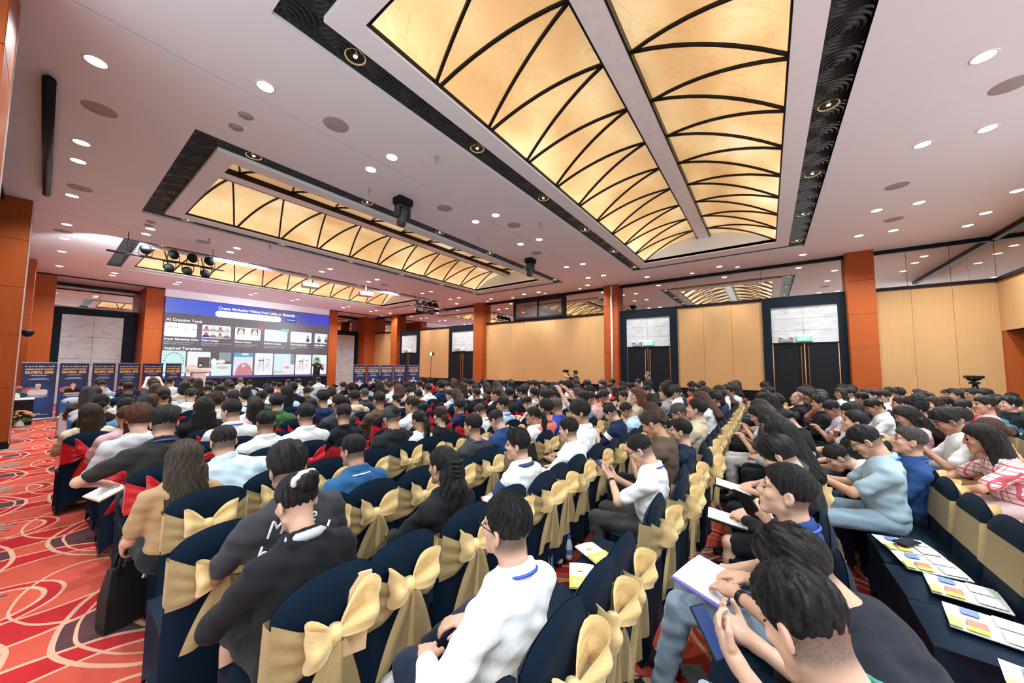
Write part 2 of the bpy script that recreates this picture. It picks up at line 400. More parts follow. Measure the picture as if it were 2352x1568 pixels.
SP = {}
def downlight(x, y, label):
    o = tag(empty('ceiling_downlight', (x, y, ZC)), label, 'downlight', 'recessed ceiling downlights')
    link('trim_ring', me_ring, o); link('lens', me_lens, o)
    if 'd' not in SP:
        L = bpy.data.lights.new('downlight_lamp', 'SPOT'); L.energy = DOWN_W; L.spot_size = math.radians(142); L.spot_blend = .8; L.shadow_soft_size = .085; L.color = (.84, .95, 1.0); SP['d'] = L
    l = link('downlight_lamp', SP['d'], o); l.location = (0, 0, -.02)
ORD = 'first second third fourth fifth sixth seventh eighth ninth tenth eleventh twelfth thirteenth fourteenth fifteenth sixteenth seventeenth eighteenth nineteenth twentieth'.split()
def ordn(i):
    return ORD[i] if i < 20 else ('twenty-'+ORD[i-20] if i < 29 else 'thirtieth')
for yk, where in ((-2.36, 'behind the nearest coffer'), (5.2, 'between nearest and middle coffers'), (12.9, 'between middle and stage coffers'), (20.3, 'above the stage edge')):
    for i, x in enumerate((1.44, 3.24, 5.97, 7.85, 10.64, 12.46)):
        for s in (-1, 1):
            if x == 1.44 and yk == 5.2 and s > 0: continue
            downlight(x, yk+s*.31, f"round white downlight {where}, {ordn(i)} pair from left, {'farther' if s > 0 else 'nearer'} one of two")
YL = (-3.0, -1.0, 1.2, 3.6, 6.05, 8.51, 9.34, 11.41, 13.92, 15.59, 17.48, 20.2)
for i, y in enumerate(YL): downlight(.16, y, f"round downlight along the left wall, {ordn(i)} from the back of the hall")
for i, y in enumerate(YL[1:]): downlight(13.62, y, f"round downlight along the right wall, {ordn(i)} from the back of the hall")
WL = bpy.data.lights.new('wall_washer_lamp', 'SPOT'); WL.energy = 210; WL.spot_size = math.radians(64); WL.spot_blend = .7; WL.shadow_soft_size = .05; WL.color = (1, .93, .84)
for i, y in enumerate((.7, 2.1, 6.6, 8.4, 10.3, 12.0, 16.1, 17.4, 21.8)):
    o = tag(empty('ceiling_downlight', (14.02, y, ZC)), f"small downlight close to the right wall panels, {ordn(i)} from the back", 'downlight', 'wall washing downlights'); o.scale = (.7, .7, 1)
    link('trim_ring', me_ring, o); link('lens', me_lens, o); l = link('wall_washer_lamp', WL, o); l.location = (0, 0, -.02)
for i, x in enumerate((11.0, 12.2, 13.05)): downlight(x, -4.02, f"round downlight before the back wall, {ordn(i)} toward the right corner")
# flush speaker grilles and unlit recessed spots
sg = MB(); sg.smooth = True; sg.lathe([(.0001, -.006), (.15, -.006), (.165, -.003), (.17, .003)], 26, closed=False); M['grille'] = plain('speaker_grille', (.45, .40, .38), .8, bump=(500, .8)); me_g = sg.mesh('ceiling_speaker', M['grille'])
for i, (x, y) in enumerate(((2.3, 4.86), (5.04, 5.58), (6.67, 4.88), (8.77, 5.56), (.26, 7.17), (.24, 10.78), (.12, 14.73), (2.49, 12.72), (6.77, -2.5), (9.4, -2.1), (11.52, -2.48), (8.6, 13.2))):
    o = link('ceiling_speaker', me_g); o.location = (x, y, ZC); tag(o, f"round grey speaker grille flush in the ceiling, {['by the near coffer corner','between coffers, second along','between coffers, third along','between coffers, farthest along','left side, nearest','left side, middle','left side, by the stage','before the stage coffer','behind the nearest coffer, left','behind the nearest coffer, middle','behind the nearest coffer, right','before the stage coffer, right'][i]}", 'speaker', 'ceiling speaker grilles')
for i, (px, py) in enumerate(((565, 266), (542, 292), (347, 509), (341, 517))):
    p_ = at_z(px, py, ZC); r = MB(); r.smooth = True; r.lathe([(.05, -.03), (.07, -.012), (.085, -.006), (.09, .003)], 18, closed=False); r.lathe([(.0001, -.028), (.05, -.03)], 18, closed=False)
    o = r.obj('eyeball_spot', M['grey']); o.location = (p_[0], p_[1], ZC); tag(o, f"unlit grey eyeball spot in the ceiling, {['nearer of the near pair','farther of the near pair','nearer of the pair by the middle coffer','farther of the pair by the middle coffer'][i]}", 'spotlight')
# ------------------------------------------------------------------ right wall
wr = struct('wall_right', MB().box(XW+.02, XW+.2, YK-.1, YB+.1, 0, ZC+.1), M['black_matt'])
PIL = [(-2.6, -2.0), (4.95, 5.55), (12.45, 13.1), (20.1, 20.78)]
def pillar(x0, x1, y0, y1, name='pillar'):
    root = tag(empty(name, ((x0+x1)/2, (y0+y1)/2, 0)), kind='structure'); root['label'] = 'orange wood clad pillar'
    hx, hy = (x1-x0)/2, (y1-y0)/2
    zs = [.14, 1.22, 2.3, 3.3, 4.3, ZC]
    MB().box(-hx-.004, hx+.004, -hy-.004, hy+.004, 0, .14).obj('plinth', M['black'], root)
    for a, b in zip(zs, zs[1:]): MB().bbox(-hx, hx, -hy, hy, a+.003, b-.003, .006).obj('panel', M['pillar'], root)
    return root
for a, b in PIL: pillar(14.12, XW+.02, a, b)
def wall_panels(y0, y1, n, z0=.95, z1=3.98, x=XW, parent=None):
    w = (y1-y0)/n
    for i in range(n): MB().box(x-.03, x, y0+i*w+.003, y0+(i+1)*w-.003, z0, z1).obj('panel', M['panel'], parent or wr)
SEG = [(-4.85, -2.6, 3), (.07, 2.74, 3), (5.55, 12.45, 8), (15.34, 18.1, 3), (20.78, 23.25, 2)]
for a, b, n in SEG:
    wall_panels(a, b, n)
    boxobj('skirting', M['black'], (XW-.02, XW, a, b, 0, .93), wr); boxobj('dado_rail', M['trim'], (XW-.05, XW, a, b, .915, .95), wr)
    for k in range(9): boxobj('slat', M['black'], (XW-.05, XW-.02, a+.02, b-.02, .12+k*.088, .165+k*.088), wr)
boxobj('panel_cap', M['trim'], (XW-.06, XW, YK, YB, 3.98, 4.07), wr)
boxobj('ceiling_trim', M['trim'], (XW-.07, XW, YK, YB, 5.06, ZC), wr)
for a, b in ((-4.85, -4.1), (-4.1, -3.3), (-3.3, -2.6), (-2.0, .07), (.07, 2.74), (2.74, 4.95), (5.55, 7.55), (10.56, 12.45), (13.1, 15.34), (15.34, 18.1), (18.1, 20.1), (20.78, 23.25)):
    boxobj('mirror_pane', M['mirror'], (XW-.012, XW, a+.004, b-.004, 4.07, 5.06), wr)
# control booth window in the mirror strip
wb = tag(empty('window_1', (XW, 9.05, 4.07)), kind='structure'); wb['label'] = 'black framed booth window in the mirror strip'
f = MB(); f.box(-.1, 0, -1.5, 1.5, 0, .1); f.box(-.1, 0, -1.5, 1.5, .87, 1.0); f.box(-.1, 0, -1.5, -1.32, .1, .87); f.box(-.1, 0, 1.4, 1.5, .1, .87); f.box(-.1, 0, .0, .05, .1, .87); f.obj('window_frame', M['black'], wb)
t = MT('dark_booth_glass', (.35, .31, .28), .03, .85); M['booth'] = t.m
for a, b in ((-1.32, 0), (.05, 1.4)): boxobj('pane', M['booth'], (-.03, -.02, a, b, .1, .87), wb)
def exit_sign(x, y, z, label, rz=0):
    o = tag(empty('exit_sign', (x, y, z), rz), label, 'sign', 'green exit signs'); MB().bbox(-.05, 0, -.2, .2, 0, .2, .006).obj('housing', M['white'], o)
    MB().box(-.056, -.05, -.185, .185, .012, .155).obj('lit_face', M['exit'], o)
    to = text_mesh('EXIT', .13, M['exit_txt'], o, 'exit_text', .001); to.matrix_local = Matrix(((0, 0, -1, -.057), (-1, 0, 0, 0), (0, 1, 0, .04), (0, 0, 0, 1)))
    return o
def twin_lamp(x, y, z, label):
    o = tag(empty('emergency_light', (x, y, z)), label, 'emergency light', 'twin emergency lights'); MB().bbox(-.07, 0, -.17, .17, 0, .09, .006).obj('battery_box', M['grey'], o)
    for s in (-1, 1):
        r = MB(); r.smooth = True; R = Matrix.Rotation(PI/2+.5, 4, 'Y').to_3x3(); r.lathe([(.0001, -.04), (.035, -.035), (.062, .02), (.055, .026), (.0001, .012)], 14, (-.06, s*.13, .16), R, closed=False); r.tube([(-.04, s*.13, .08), (-.04, s*.13, .14)], .012, 6); r.obj('lamp_head', M['white'], o)
M['exit'] = emit('exit_face', (.25, 1.0, .62), 1.2); M['exit_txt'] = emit('exit_text', (1, 1, 1), 1.6)
DOOR = [(-2.0, .07, -1.81, -.16, 'right of the near wall panels', 'before'), (2.74, 4.95, 3.0, 4.69, 'beside the second pillar', 'mid'), (13.1, 15.34, 13.3, 15.11, 'beyond the long wall panels', 'far'), (18.1, 20.1, 18.38, 19.98, 'nearest the stage', 'last')]
M['leaf'] = plain('black_door_leaf', (.010, .011, .013), .5, bump=(60, .15))
for i, (a, b, c0, c1, lb, _) in enumerate(DOOR):
    d = tag(empty(f'door_{i+1}', (XW, (a+b)/2, 0)), kind='structure'); d['label'] = f'black double door with pale transom, {lb}'; m = (a+b)/2
    f = MB(); f.box(-.09, 0, a-m, c0-m, 0, 3.98); f.box(-.09, 0, c1-m, b-m, 0, 3.98); f.box(-.09, 0, c0-m, c1-m, 3.72, 3.98); f.box(-.07, 0, c0-m, c1-m, 2.50, 2.54); f.obj('door_frame', M['navy_frame'], d)
    w = (c1-c0)/2; q = c0-m
    for u in range(2):
        for v_ in range(3): boxobj('transom_panel', M['marble'], (-.05, -.01, q+u*w+.003, q+(u+1)*w-.003, 2.54+v_*.393+.003, 2.54+(v_+1)*.393-.003), d)
        lf = boxobj('leaf', M['leaf'], (-.05, -.01, q+u*w+.006, q+(u+1)*w-.006, .01, 2.50), d)
        yh = q+w+(-.09 if u == 0 else .09)
        h = MB(); h.tube([(-.10, yh, .55), (-.10, yh, 2.42)], .016, 8); h.tube([(-.05, yh, .75), (-.10, yh, .75)], .01, 6); h.tube([(-.05, yh, 2.2), (-.10, yh, 2.2)], .01, 6); h.obj('pull_bar', M['bronze'], lf)
        e = q+.02 if u == 0 else q+2*w-.02
        MB().box(-.056, -.05, e-.012, e+.012, .01, 2.5).obj('edge_strip', M['bronze'], lf)
    MB().box(-.075, -.05, q+w-.012, q+w+.012, .01, 2.5).obj('meeting_strip', M['bronze'], d)
    exit_sign(XW-.05, m-.03, 2.575, f'lit green exit sign above the black double door {lb}'); twin_lamp(XW-.05, m+.42, 2.57, f'white twin emergency light beside the exit sign, door {lb}')
o = MB(); o.smooth = True; o.tube([(14.10, 5.2, .1), (14.10, 5.2, 5.1)], .035, 10); tag(o.obj('cable_conduit', M['white']), 'white vertical conduit on the orange pillar between long panels and door', 'conduit')
# ------------------------------------------------------------------ back wall corner with curtained opening
wk = struct('wall_back', MB().box(8.5, XW+.1, YK-.15, YK-.02, 2.68, ZC), M['black_matt'])
for a, b in ((8.5, 10), (10, 11.5), (11.5, 13), (13, 14.5)):
    boxobj('panel', M['panel'], (a+.003, b-.003, YK-.02, YK+.01, 2.70, 3.98), wk); boxobj('mirror_pane', M['mirror'], (a+.004, b-.004, YK-.02, YK, 4.07, 5.06), wk)
boxobj('panel_cap', M['trim'], (8.5, XW, YK-.02, YK+.05, 3.98, 4.07), wk); boxobj('ceiling_trim', M['trim'], (8.5, XW, YK-.02, YK+.06, 5.06, ZC), wk)
boxobj('jamb', M['pillar'], (14.28, XW, YK-.5, YK, 0, 2.70), wk)
boxobj('recess_back', M['black_matt'], (8.5, XW, YK-1.5, YK-1.4, 0, 2.8), wk); boxobj('recess_top', M['black_matt'], (8.5, XW+.1, YK-1.5, YK-.15, 2.70, 2.8), wk); boxobj('recess_side', M['black_matt'], (XW, XW+.1, YK-1.5, YK, 0, 2.8), wk)
M['drape'] = plain('grey_brown_drape', (.20, .155, .11), .85)
cu = MB(); cu.smooth = True
cu.grid(lambda u, v: (14.18-.95*u-.18*math.sin(PI*min(1, v*1.1))*(1-u), YK-.35+.05*math.sin(u*40)*(1-.3*v), 2.66*(1-v)+.02), 60, 10)
tag(cu.obj('curtain', M['drape']), 'grey brown curtain in the opening at the right corner', 'curtain')
# ------------------------------------------------------------------ left wall
wl = struct('wall_left', MB().box(XL-.3, XL-.02, 5.6, YB+.1, 0, ZC+.1), M['black_matt'])
pillar(XL-.02, -.33, 4.85, 5.65); pillar(XL-.02, -.31, 12.45, 13.1); pillar(XL-.02, -.31, 19.5, 20.3); pillar(XL-.02, .15, YS, YB, 'pillar')
MB().box(-.338, -.322, 5.64, 5.658, 0, ZC).obj('corner_guard', M['steel'], wl); MB().box(-.318, -.302, 12.44, 12.456, .1, ZC).obj('corner_guard', M['steel'], wl)
for a, b, n in ((5.65, 12.45, 8), (13.1, 19.5, 7), (20.3, YS, 2)):
    w = (b-a)/n
    for i in range(n): boxobj('panel', M['panel'], (XL-.02, XL+.01, a+i*w+.003, a+(i+1)*w-.003, .9, 3.98), wl)
    boxobj('mirror_pane', M['mirror'], (XL-.02, XL-.005, a, b, 4.07, 5.06), wl); boxobj('skirting', M['black'], (XL-.02, XL, a, b, 0, .9), wl)
boxobj('panel_cap', M['trim'], (XL-.02, XL+.05, 5.65, YB, 3.98, 4.07), wl); boxobj('ceiling_trim', M['trim'], (XL-.02, XL+.06, 5.65, YB, 5.08, ZC), wl)
# ------------------------------------------------------------------ stage wall
ws = struct('wall_stage', MB().box(XL-.3, XW+.2, YB+.02, YB+.2, 0, ZC+.1), M['black_matt'])
pillar(2.58, 3.17, YS, YB); pillar(10.6, 11.16, YS, YB); pillar(13.65, XW+.02, 23.25, YB)
for (x0, x1, q0, q1) in ((.15, 2.58, .38, 2.15), (11.16, 13.65, 11.45, 13.4)):
    f = MB(); f.box(x0, q0, YB-.09, YB, 0, 4.1); f.box(q1, x1, YB-.09, YB, 0, 4.1); f.box(q0, q1, YB-.09, YB, 3.83, 4.1); f.obj('door_frame', M['navy_frame'], ws)
    w = (q1-q0)/2
    for u in range(2):
        for v_ in range(4): boxobj('marble_panel', M['marble'], (q0+u*w+.004, q0+(u+1)*w-.004, YB-.05, YB, v_*.957+.005, (v_+1)*.957-.005), ws)
    for u in range(2): boxobj('mirror_pane', M['mirror'], (x0+u*(x1-x0)/2+.003, x0+(u+1)*(x1-x0)/2-.003, YB-.02, YB, 4.12, 5.02), ws)
    boxobj('ceiling_trim', M['trim'], (x0, x1, YB-.08, YB, 5.02, 5.12), ws); boxobj('panel_cap', M['trim'], (x0, x1, YB-.1, YB, 4.1, 4.14), ws)
boxobj('header', M['white_frame'], (3.17, 10.6, YS, YS+.1, 4.82, ZC), ws); boxobj('screen_backing', M['black_matt'], (3.17, 10.6, YS, YS+.1, 0, 4.82), ws)
boxobj('ceiling_trim', M['trim'], (XL, 3.17, YS-.05, YS, ZC-.05, ZC), ws); boxobj('ceiling_trim', M['trim'], (10.6, XW, YS-.05, YS, ZC-.05, ZC), ws)
for k in range(8): boxobj('slat', M['black'], (3.2, 10.58, YS-.05, YS, .42+k*.072, .455+k*.072), ws)
M['stage'] = plain('pink_stage_carpet', (.42, .19, .20), .9, bump=(200, .3))
stg = MB(); stg.bbox(3.3, 10.58, 17.2, YS-.05, 0, .40, .012); tag(stg.obj('stage', M['stage']), 'low stage platform with pink red carpet below the screen', 'stage')
# ------------------------------------------------------------------ implicit surfaces: smooth union of tapered limbs, meshed as one skin
class SDF:
    def __init__(s, lo, hi, h):
        s.lo = np.array(lo, np.float32); s.h = h; s.n = np.ceil((np.array(hi)-lo)/h).astype(int)+1
        s.f = np.full(s.n, 9.0, np.float32); s.ax = [(lo[i]+h*np.arange(s.n[i])).astype(np.float32) for i in range(3)]
    def blk(s, lo, hi, m):
        sl = []
        for i in range(3):
            a = max(0, int((lo[i]-m-s.lo[i])/s.h)); b = min(s.n[i], int((hi[i]+m-s.lo[i])/s.h)+2)
            if b <= a: return None
            sl.append(slice(a, b))
        g = np.stack(np.meshgrid(*[s.ax[i][sl[i]] for i in range(3)], indexing='ij'), -1)
        return tuple(sl), g
    def _put(s, sl, d, k, mode):
        a = s.f[sl]
        if mode == 'sub': d = -d; h = np.maximum(k-np.abs(a-d), 0)/max(k, 1e-6); s.f[sl] = np.maximum(a, d)+h*h*k/4
        else: h = np.maximum(k-np.abs(a-d), 0)/max(k, 1e-6); s.f[sl] = np.minimum(a, d)-h*h*k/4
    def cap(s, a, b, ra, rb=None, k=.02, mode='add'):
        rb = ra if rb is None else rb; a = np.array(a, np.float32); b = np.array(b, np.float32); R = max(ra, rb)
        B = s.blk(np.minimum(a, b)-R, np.maximum(a, b)+R, k+2.5*s.h)
        if B is None: return
        sl, g = B; ab = b-a; L = float(ab@ab)+1e-9; t = np.clip(((g-a)@ab)/L, 0, 1); d = np.linalg.norm(g-a-t[..., None]*ab, axis=-1)-(ra+(rb-ra)*t)
        s._put(sl, d, k, mode)
    def chain(s, pts, rs, k=.02):
        for i in range(len(pts)-1): s.cap(pts[i], pts[i+1], rs[i], rs[i+1], k)
    def ell(s, c, r, R=None, k=.02, mode='add', disp=None):
        c = np.array(c, np.float32); r = np.array(r, np.float32); ext = np.max(r) if R is not None else r
        B = s.blk(c-ext, c+ext, k+2.5*s.h+(.012 if disp else 0))
        if B is None: return
        sl, g = B; q = g-c
        if R is not None: q = q @ R
        k0 = np.linalg.norm(q/r, axis=-1); k1 = np.linalg.norm(q/(r*r), axis=-1)+1e-9; d = k0*(k0-1)/k1
        if disp: d = d+disp(q)
        s._put(sl, d, k, mode)
    def box(s, c, r, R=None, rad=.01, k=.01, mode='add'):
        c = np.array(c, np.float32); r = np.array(r, np.float32); ext = np.full(3, np.linalg.norm(r))
        B = s.blk(c-ext, c+ext, k+2.5*s.h)
        if B is None: return
        sl, g = B; q = g-c
        if R is not None: q = q @ R
        q = np.abs(q)-(r-rad); d = np.linalg.norm(np.maximum(q, 0), axis=-1)+np.minimum(q.max(-1), 0)-rad
        s._put(sl, d, k, mode)
    def cut(s, fn, k=.01):
        g = np.stack(np.meshgrid(*s.ax, indexing='ij'), -1); s._put(tuple(slice(0, n) for n in s.n), fn(g).astype(np.float32), k, 'sub')
    def surf(s):
        f = s.f; ng = f < 0
        c = np.zeros(s.n-1, np.uint8); O = [(i, j, k) for i in (0, 1) for j in (0, 1) for k in (0, 1)]
        def sub(a, o): return a[o[0]:o[0]+s.n[0]-1, o[1]:o[1]+s.n[1]-1, o[2]:o[2]+s.n[2]-1]
        for o in O: c += sub(ng, o)
        act = (c > 0) & (c < 8); ijk = np.argwhere(act); idx = np.full(s.n-1, -1, np.int32); idx[act] = np.arange(len(ijk))
        F = [f[ijk[:, 0]+o[0], ijk[:, 1]+o[1], ijk[:, 2]+o[2]] for o in O]
        P = np.zeros((len(ijk), 3), np.float32); W_ = np.zeros(len(ijk), np.float32)
        for a in range(8):
            for b in range(a+1, 8):
                d = np.array(O[b])-np.array(O[a])
                if np.abs(d).sum() != 1: continue
                m = (F[a] < 0) != (F[b] < 0); t = np.where(m, F[a]/np.where(m, F[a]-F[b], 1), 0)
                P += m[:, None]*(np.array(O[a])+t[:, None]*d); W_ += m
        V = s.lo+(ijk+P/np.maximum(W_, 1)[:, None])*s.h
        Q = []
        for ax in range(3):
            u, v = (ax+1) % 3, (ax+2) % 3; A = [slice(None)]*3; Bs = [slice(None)]*3; A[ax] = slice(0, s.n[ax]-1); Bs[ax] = slice(1, s.n[ax])
            for q in (u, v): A[q] = slice(1, s.n[q]-1); Bs[q] = slice(1, s.n[q]-1)
            n0 = ng[tuple(A)]; n1 = ng[tuple(Bs)]; e = np.argwhere(n0 != n1)
            if not len(e): continue
            flip = n0[tuple(e.T)]; e = e.copy(); e[:, u] += 1; e[:, v] += 1
            def cell(du, dv):
                q = e.copy(); q[:, u] -= du; q[:, v] -= dv; return idx[q[:, 0], q[:, 1], q[:, 2]]
            q = np.stack([cell(1, 1), cell(0, 1), cell(0, 0), cell(1, 0)], 1); q[~flip] = q[~flip][:, ::-1]; Q.append(q)
        Q = np.concatenate(Q); Q = Q[(Q >= 0).all(1)]
        return V, Q
def rot_ypr(yaw, pitch, roll=0.):
    """columns are local axes; yaw turns left, pitch nods down"""
    return np.array((Matrix.Rotation(yaw, 3, 'Z') @ Matrix.Rotation(-pitch, 3, 'X') @ Matrix.Rotation(roll, 3, 'Y')))
def V3(*a): return np.array(a, float)
def ik(S0, T0, l1, l2, pole):
    d = T0-S0; L = min(np.linalg.norm(d), (l1+l2)*.995); u = d/np.linalg.norm(d); T = S0+u*L
    a = (l1*l1-l2*l2+L*L)/(2*L); h = math.sqrt(max(l1*l1-a*a, 1e-5)); p = pole-u*(pole@u); p = p/np.linalg.norm(p)
    return S0+u*a+p*h, T
ARM = {'lap': lambda s: (V3(s*.10, .25, .665), V3(s*.8, -.5, -.4)), 'knee': lambda s: (V3(s*.13, .34, .66), V3(s*.8, -.4, -.3)), 'phone': lambda s: (V3(s*.055, .25, .83), V3(s*.75, -.2, -.8)),
       'write': lambda s: (V3(s*.09, .30, .70), V3(s*.9, -.3, -.4)), 'cross': lambda s: (V3(-s*.10, .10, .84+.03*s), V3(s*.8, .2, -.7)), 'raise': lambda s: (V3(s*.12, .27, 1.28), V3(s*.8, .1, -.8)),
       'chin': lambda s: (V3(s*.05, .13, 1.02), V3(s*.5, .3, -.8)), 'side': lambda s: (V3(s*.27, .12, .62), V3(s*.6, -.8, 0)), 'head': lambda s: (V3(s*.10, -.09, 1.30), V3(s, .1, .3))}
LEG = {'flat': lambda s: (V3(s*.12, .40, .535), V3(s*.125, .37, .09), V3(s*.14, .53, .045)), 'wide': lambda s: (V3(s*.23, .37, .53), V3(s*.20, .36, .09), V3(s*.24, .51, .045)),
       'fwd': lambda s: (V3(s*.11, .42, .53), V3(s*.115, .52, .09), V3(s*.13, .68, .05)), 'cross': lambda s: (V3(s*.27, .33, .60), V3(-s*.11, .40, .68), V3(-s*.20, .48, .60)), 'over': lambda s: (V3(-s*.04, .44, .66), V3(-s*.17, .50, .28), V3(-s*.20, .64, .22))}
def skeleton(lean=-5, side=0, yaw=0, pitch=0, roll=0, slump=.03, L='lap', R='lap', legs=('flat', 'flat'), female=False, stand=False, w=1.0, neck=0., turn=0, **k):
    """joints of a seated figure, seat centre at the origin, facing +y; R is the x>0 side"""
    J = {}; P = V3(0, -.06, .565); T = V3(math.sin(math.radians(side)), math.sin(math.radians(lean)), math.cos(math.radians(lean))); T /= np.linalg.norm(T)
    if stand: P = V3(0, 0, .95)
    X = V3(math.cos(math.radians(turn)), math.sin(math.radians(turn)), 0); X = X-T*(X@T); X /= np.linalg.norm(X); Y = np.cross(T, X)
    J['T'], J['P'] = T, P; J['Rt'] = np.stack([X, Y, T], 1)
    N = P+T*.465-V3(0, 0, slump); J['C'] = P+T*.27+Y*.01-V3(0, 0, slump*.5); J['N'] = N
    Rh = rot_ypr(math.radians(yaw), math.radians(pitch), math.radians(roll)); J['Rh'] = Rh
    nk = N+T*.055+Y*.02+V3(0, neck, 0); J['nk'] = nk; J['H'] = nk+Rh @ V3(0, .022, .105)
    hw = (.165 if female else .185)*w
    for s, n, a in ((-1, 'L', L), (1, 'R', R)):
        sh = N+X*s*hw-T*.085; J['S'+n] = sh
        if isinstance(a, str): tg, pole = ARM[a](s)
        else: tg, pole = np.array(a[0], float), (np.array(a[1], float) if len(a) > 1 else V3(s*.8, -.4, -.4))
        if a == 'hang' : pass
        if stand and isinstance(a, str): tg = tg+V3(0, -.05, .37)
        J['E'+n], J['W'+n] = ik(sh, tg, .28, .245, pole)
        lg = legs[0 if s < 0 else 1]
        if stand: J['Hp'+n] = V3(s*.09, 0, .92); J['K'+n], J['A'+n], J['T'+n] = V3(s*.10, .03, .50), V3(s*.11, -.02, .09), V3(s*.13, .14, .04)
        else:
            J['Hp'+n] = V3(s*.09, -.03, .545); J['K'+n], J['A'+n], J['T'+n] = LEG[lg](s) if isinstance(lg, str) else [np.array(q, float) for q in lg]
    return J
def add_hand(f, W, E, s, h, dirn=None, up=None, curl=.5, hold=0.):
    d = (W-E); d = d/np.linalg.norm(d) if dirn is None else np.array(dirn, float)/np.linalg.norm(dirn)
    u = V3(0, 0, 1) if up is None else np.array(up, float); u = u-d*(u@d); u /= np.linalg.norm(u); l = np.cross(d, u)  # l: little finger side for right hand when palm down
    l = l*s
    rm = max(.0, h*.62); p = W+d*.05
    f.ell(p, (.040, .050, .017+rm*.3), np.stack([l, d, u], 1), .012); f.cap(W-d*.02, W+d*.03, .024, .026, .02)
    for i, (q, L0) in enumerate(((-.030, .068), (-.010, .076), (.010, .072), (.029, .056))):
        a = W+d*.088+l*q; ang = curl*.55
        pts = [a]; dd = d
        for j, fr in enumerate((.45, .32, .25)):
            dd = d*math.cos(ang*(j+1))-u*math.sin(ang*(j+1)); pts.append(pts[-1]+dd*L0*fr)
        r0 = max(.0092, rm); f.chain(pts, [r0, r0*.98, r0*.92, r0*.82], .004)
    a = W+d*.03-l*.034; b = a+d*.035-l*.022-u*.012; c = b+d*.030-l*.004-u*.010*(1+curl); r0 = max(.011, rm); f.chain([a, b, c], [r0*1.15, r0, r0*.85], .006)
def add_head(f, H, Rh, nk, N, female=False, ears=True):
    def w(*p): return H+Rh @ V3(*p)
    f.ell(w(0, -.012, .033), (.074, .092, .082), Rh, .02); f.ell(w(0, .028, -.045), (.058 if not female else .054, .062, .070), Rh, .03)
    f.cap(w(-.012, .070, -.098), w(.012, .070, -.098), .022, .022, .02); f.cap(w(-.052, .0, -.062), w(.052, .0, -.062), .02, .02, .02)
    f.cap(w(0, .090, .018), w(0, .104, -.024), .008, .0125, .012); f.cap(w(-.012, .092, -.027), w(.012, .092, -.027), .010, .010, .008)
    f.cap(w(-.042, .072, .030), w(.042, .072, .030), .014, .014, .015)
    for s in (-1, 1):
        f.ell(w(s*.031, .098, .006), (.017, .014, .010), Rh, .012, 'sub'); f.ell(w(s*.031, .079, .005), (.013, .012, .010), Rh, .003)
        f.ell(w(s*.040, .062, -.022), (.022, .022, .02), Rh, .02)
        if ears: f.ell(w(s*.077, -.008, -.008), (.010, .021, .033), Rh @ rot_ypr(s*.35, 0), .006); f.ell(w(s*.083, .0, -.006), (.006, .011, .018), Rh, .004, 'sub')
    f.cap(w(-.017, .089, -.058), w(.017, .089, -.058), .0085, .0085, .006); f.cap(w(-.015, .087, -.071), w(.015, .087, -.071), .0085, .0085, .006)
    f.cap(w(0, -.025, -.05), N, .056 if not female else .049, .062 if not female else .052, .03)
SHIRT = .016
def wrinkle(f, a, o):
    x, y, z = np.meshgrid(*f.ax, indexing='ij')
    f.f += a*(np.sin(31*x+17*y+58*z+2.2*np.sin(9*x-7*z))+.8*np.sin(-43*x+22*y+41*z+1.7*np.sin(11*y+5*z))+.6*np.sin(88*z+24*x+2.5*np.sin(13*x+8*y)))
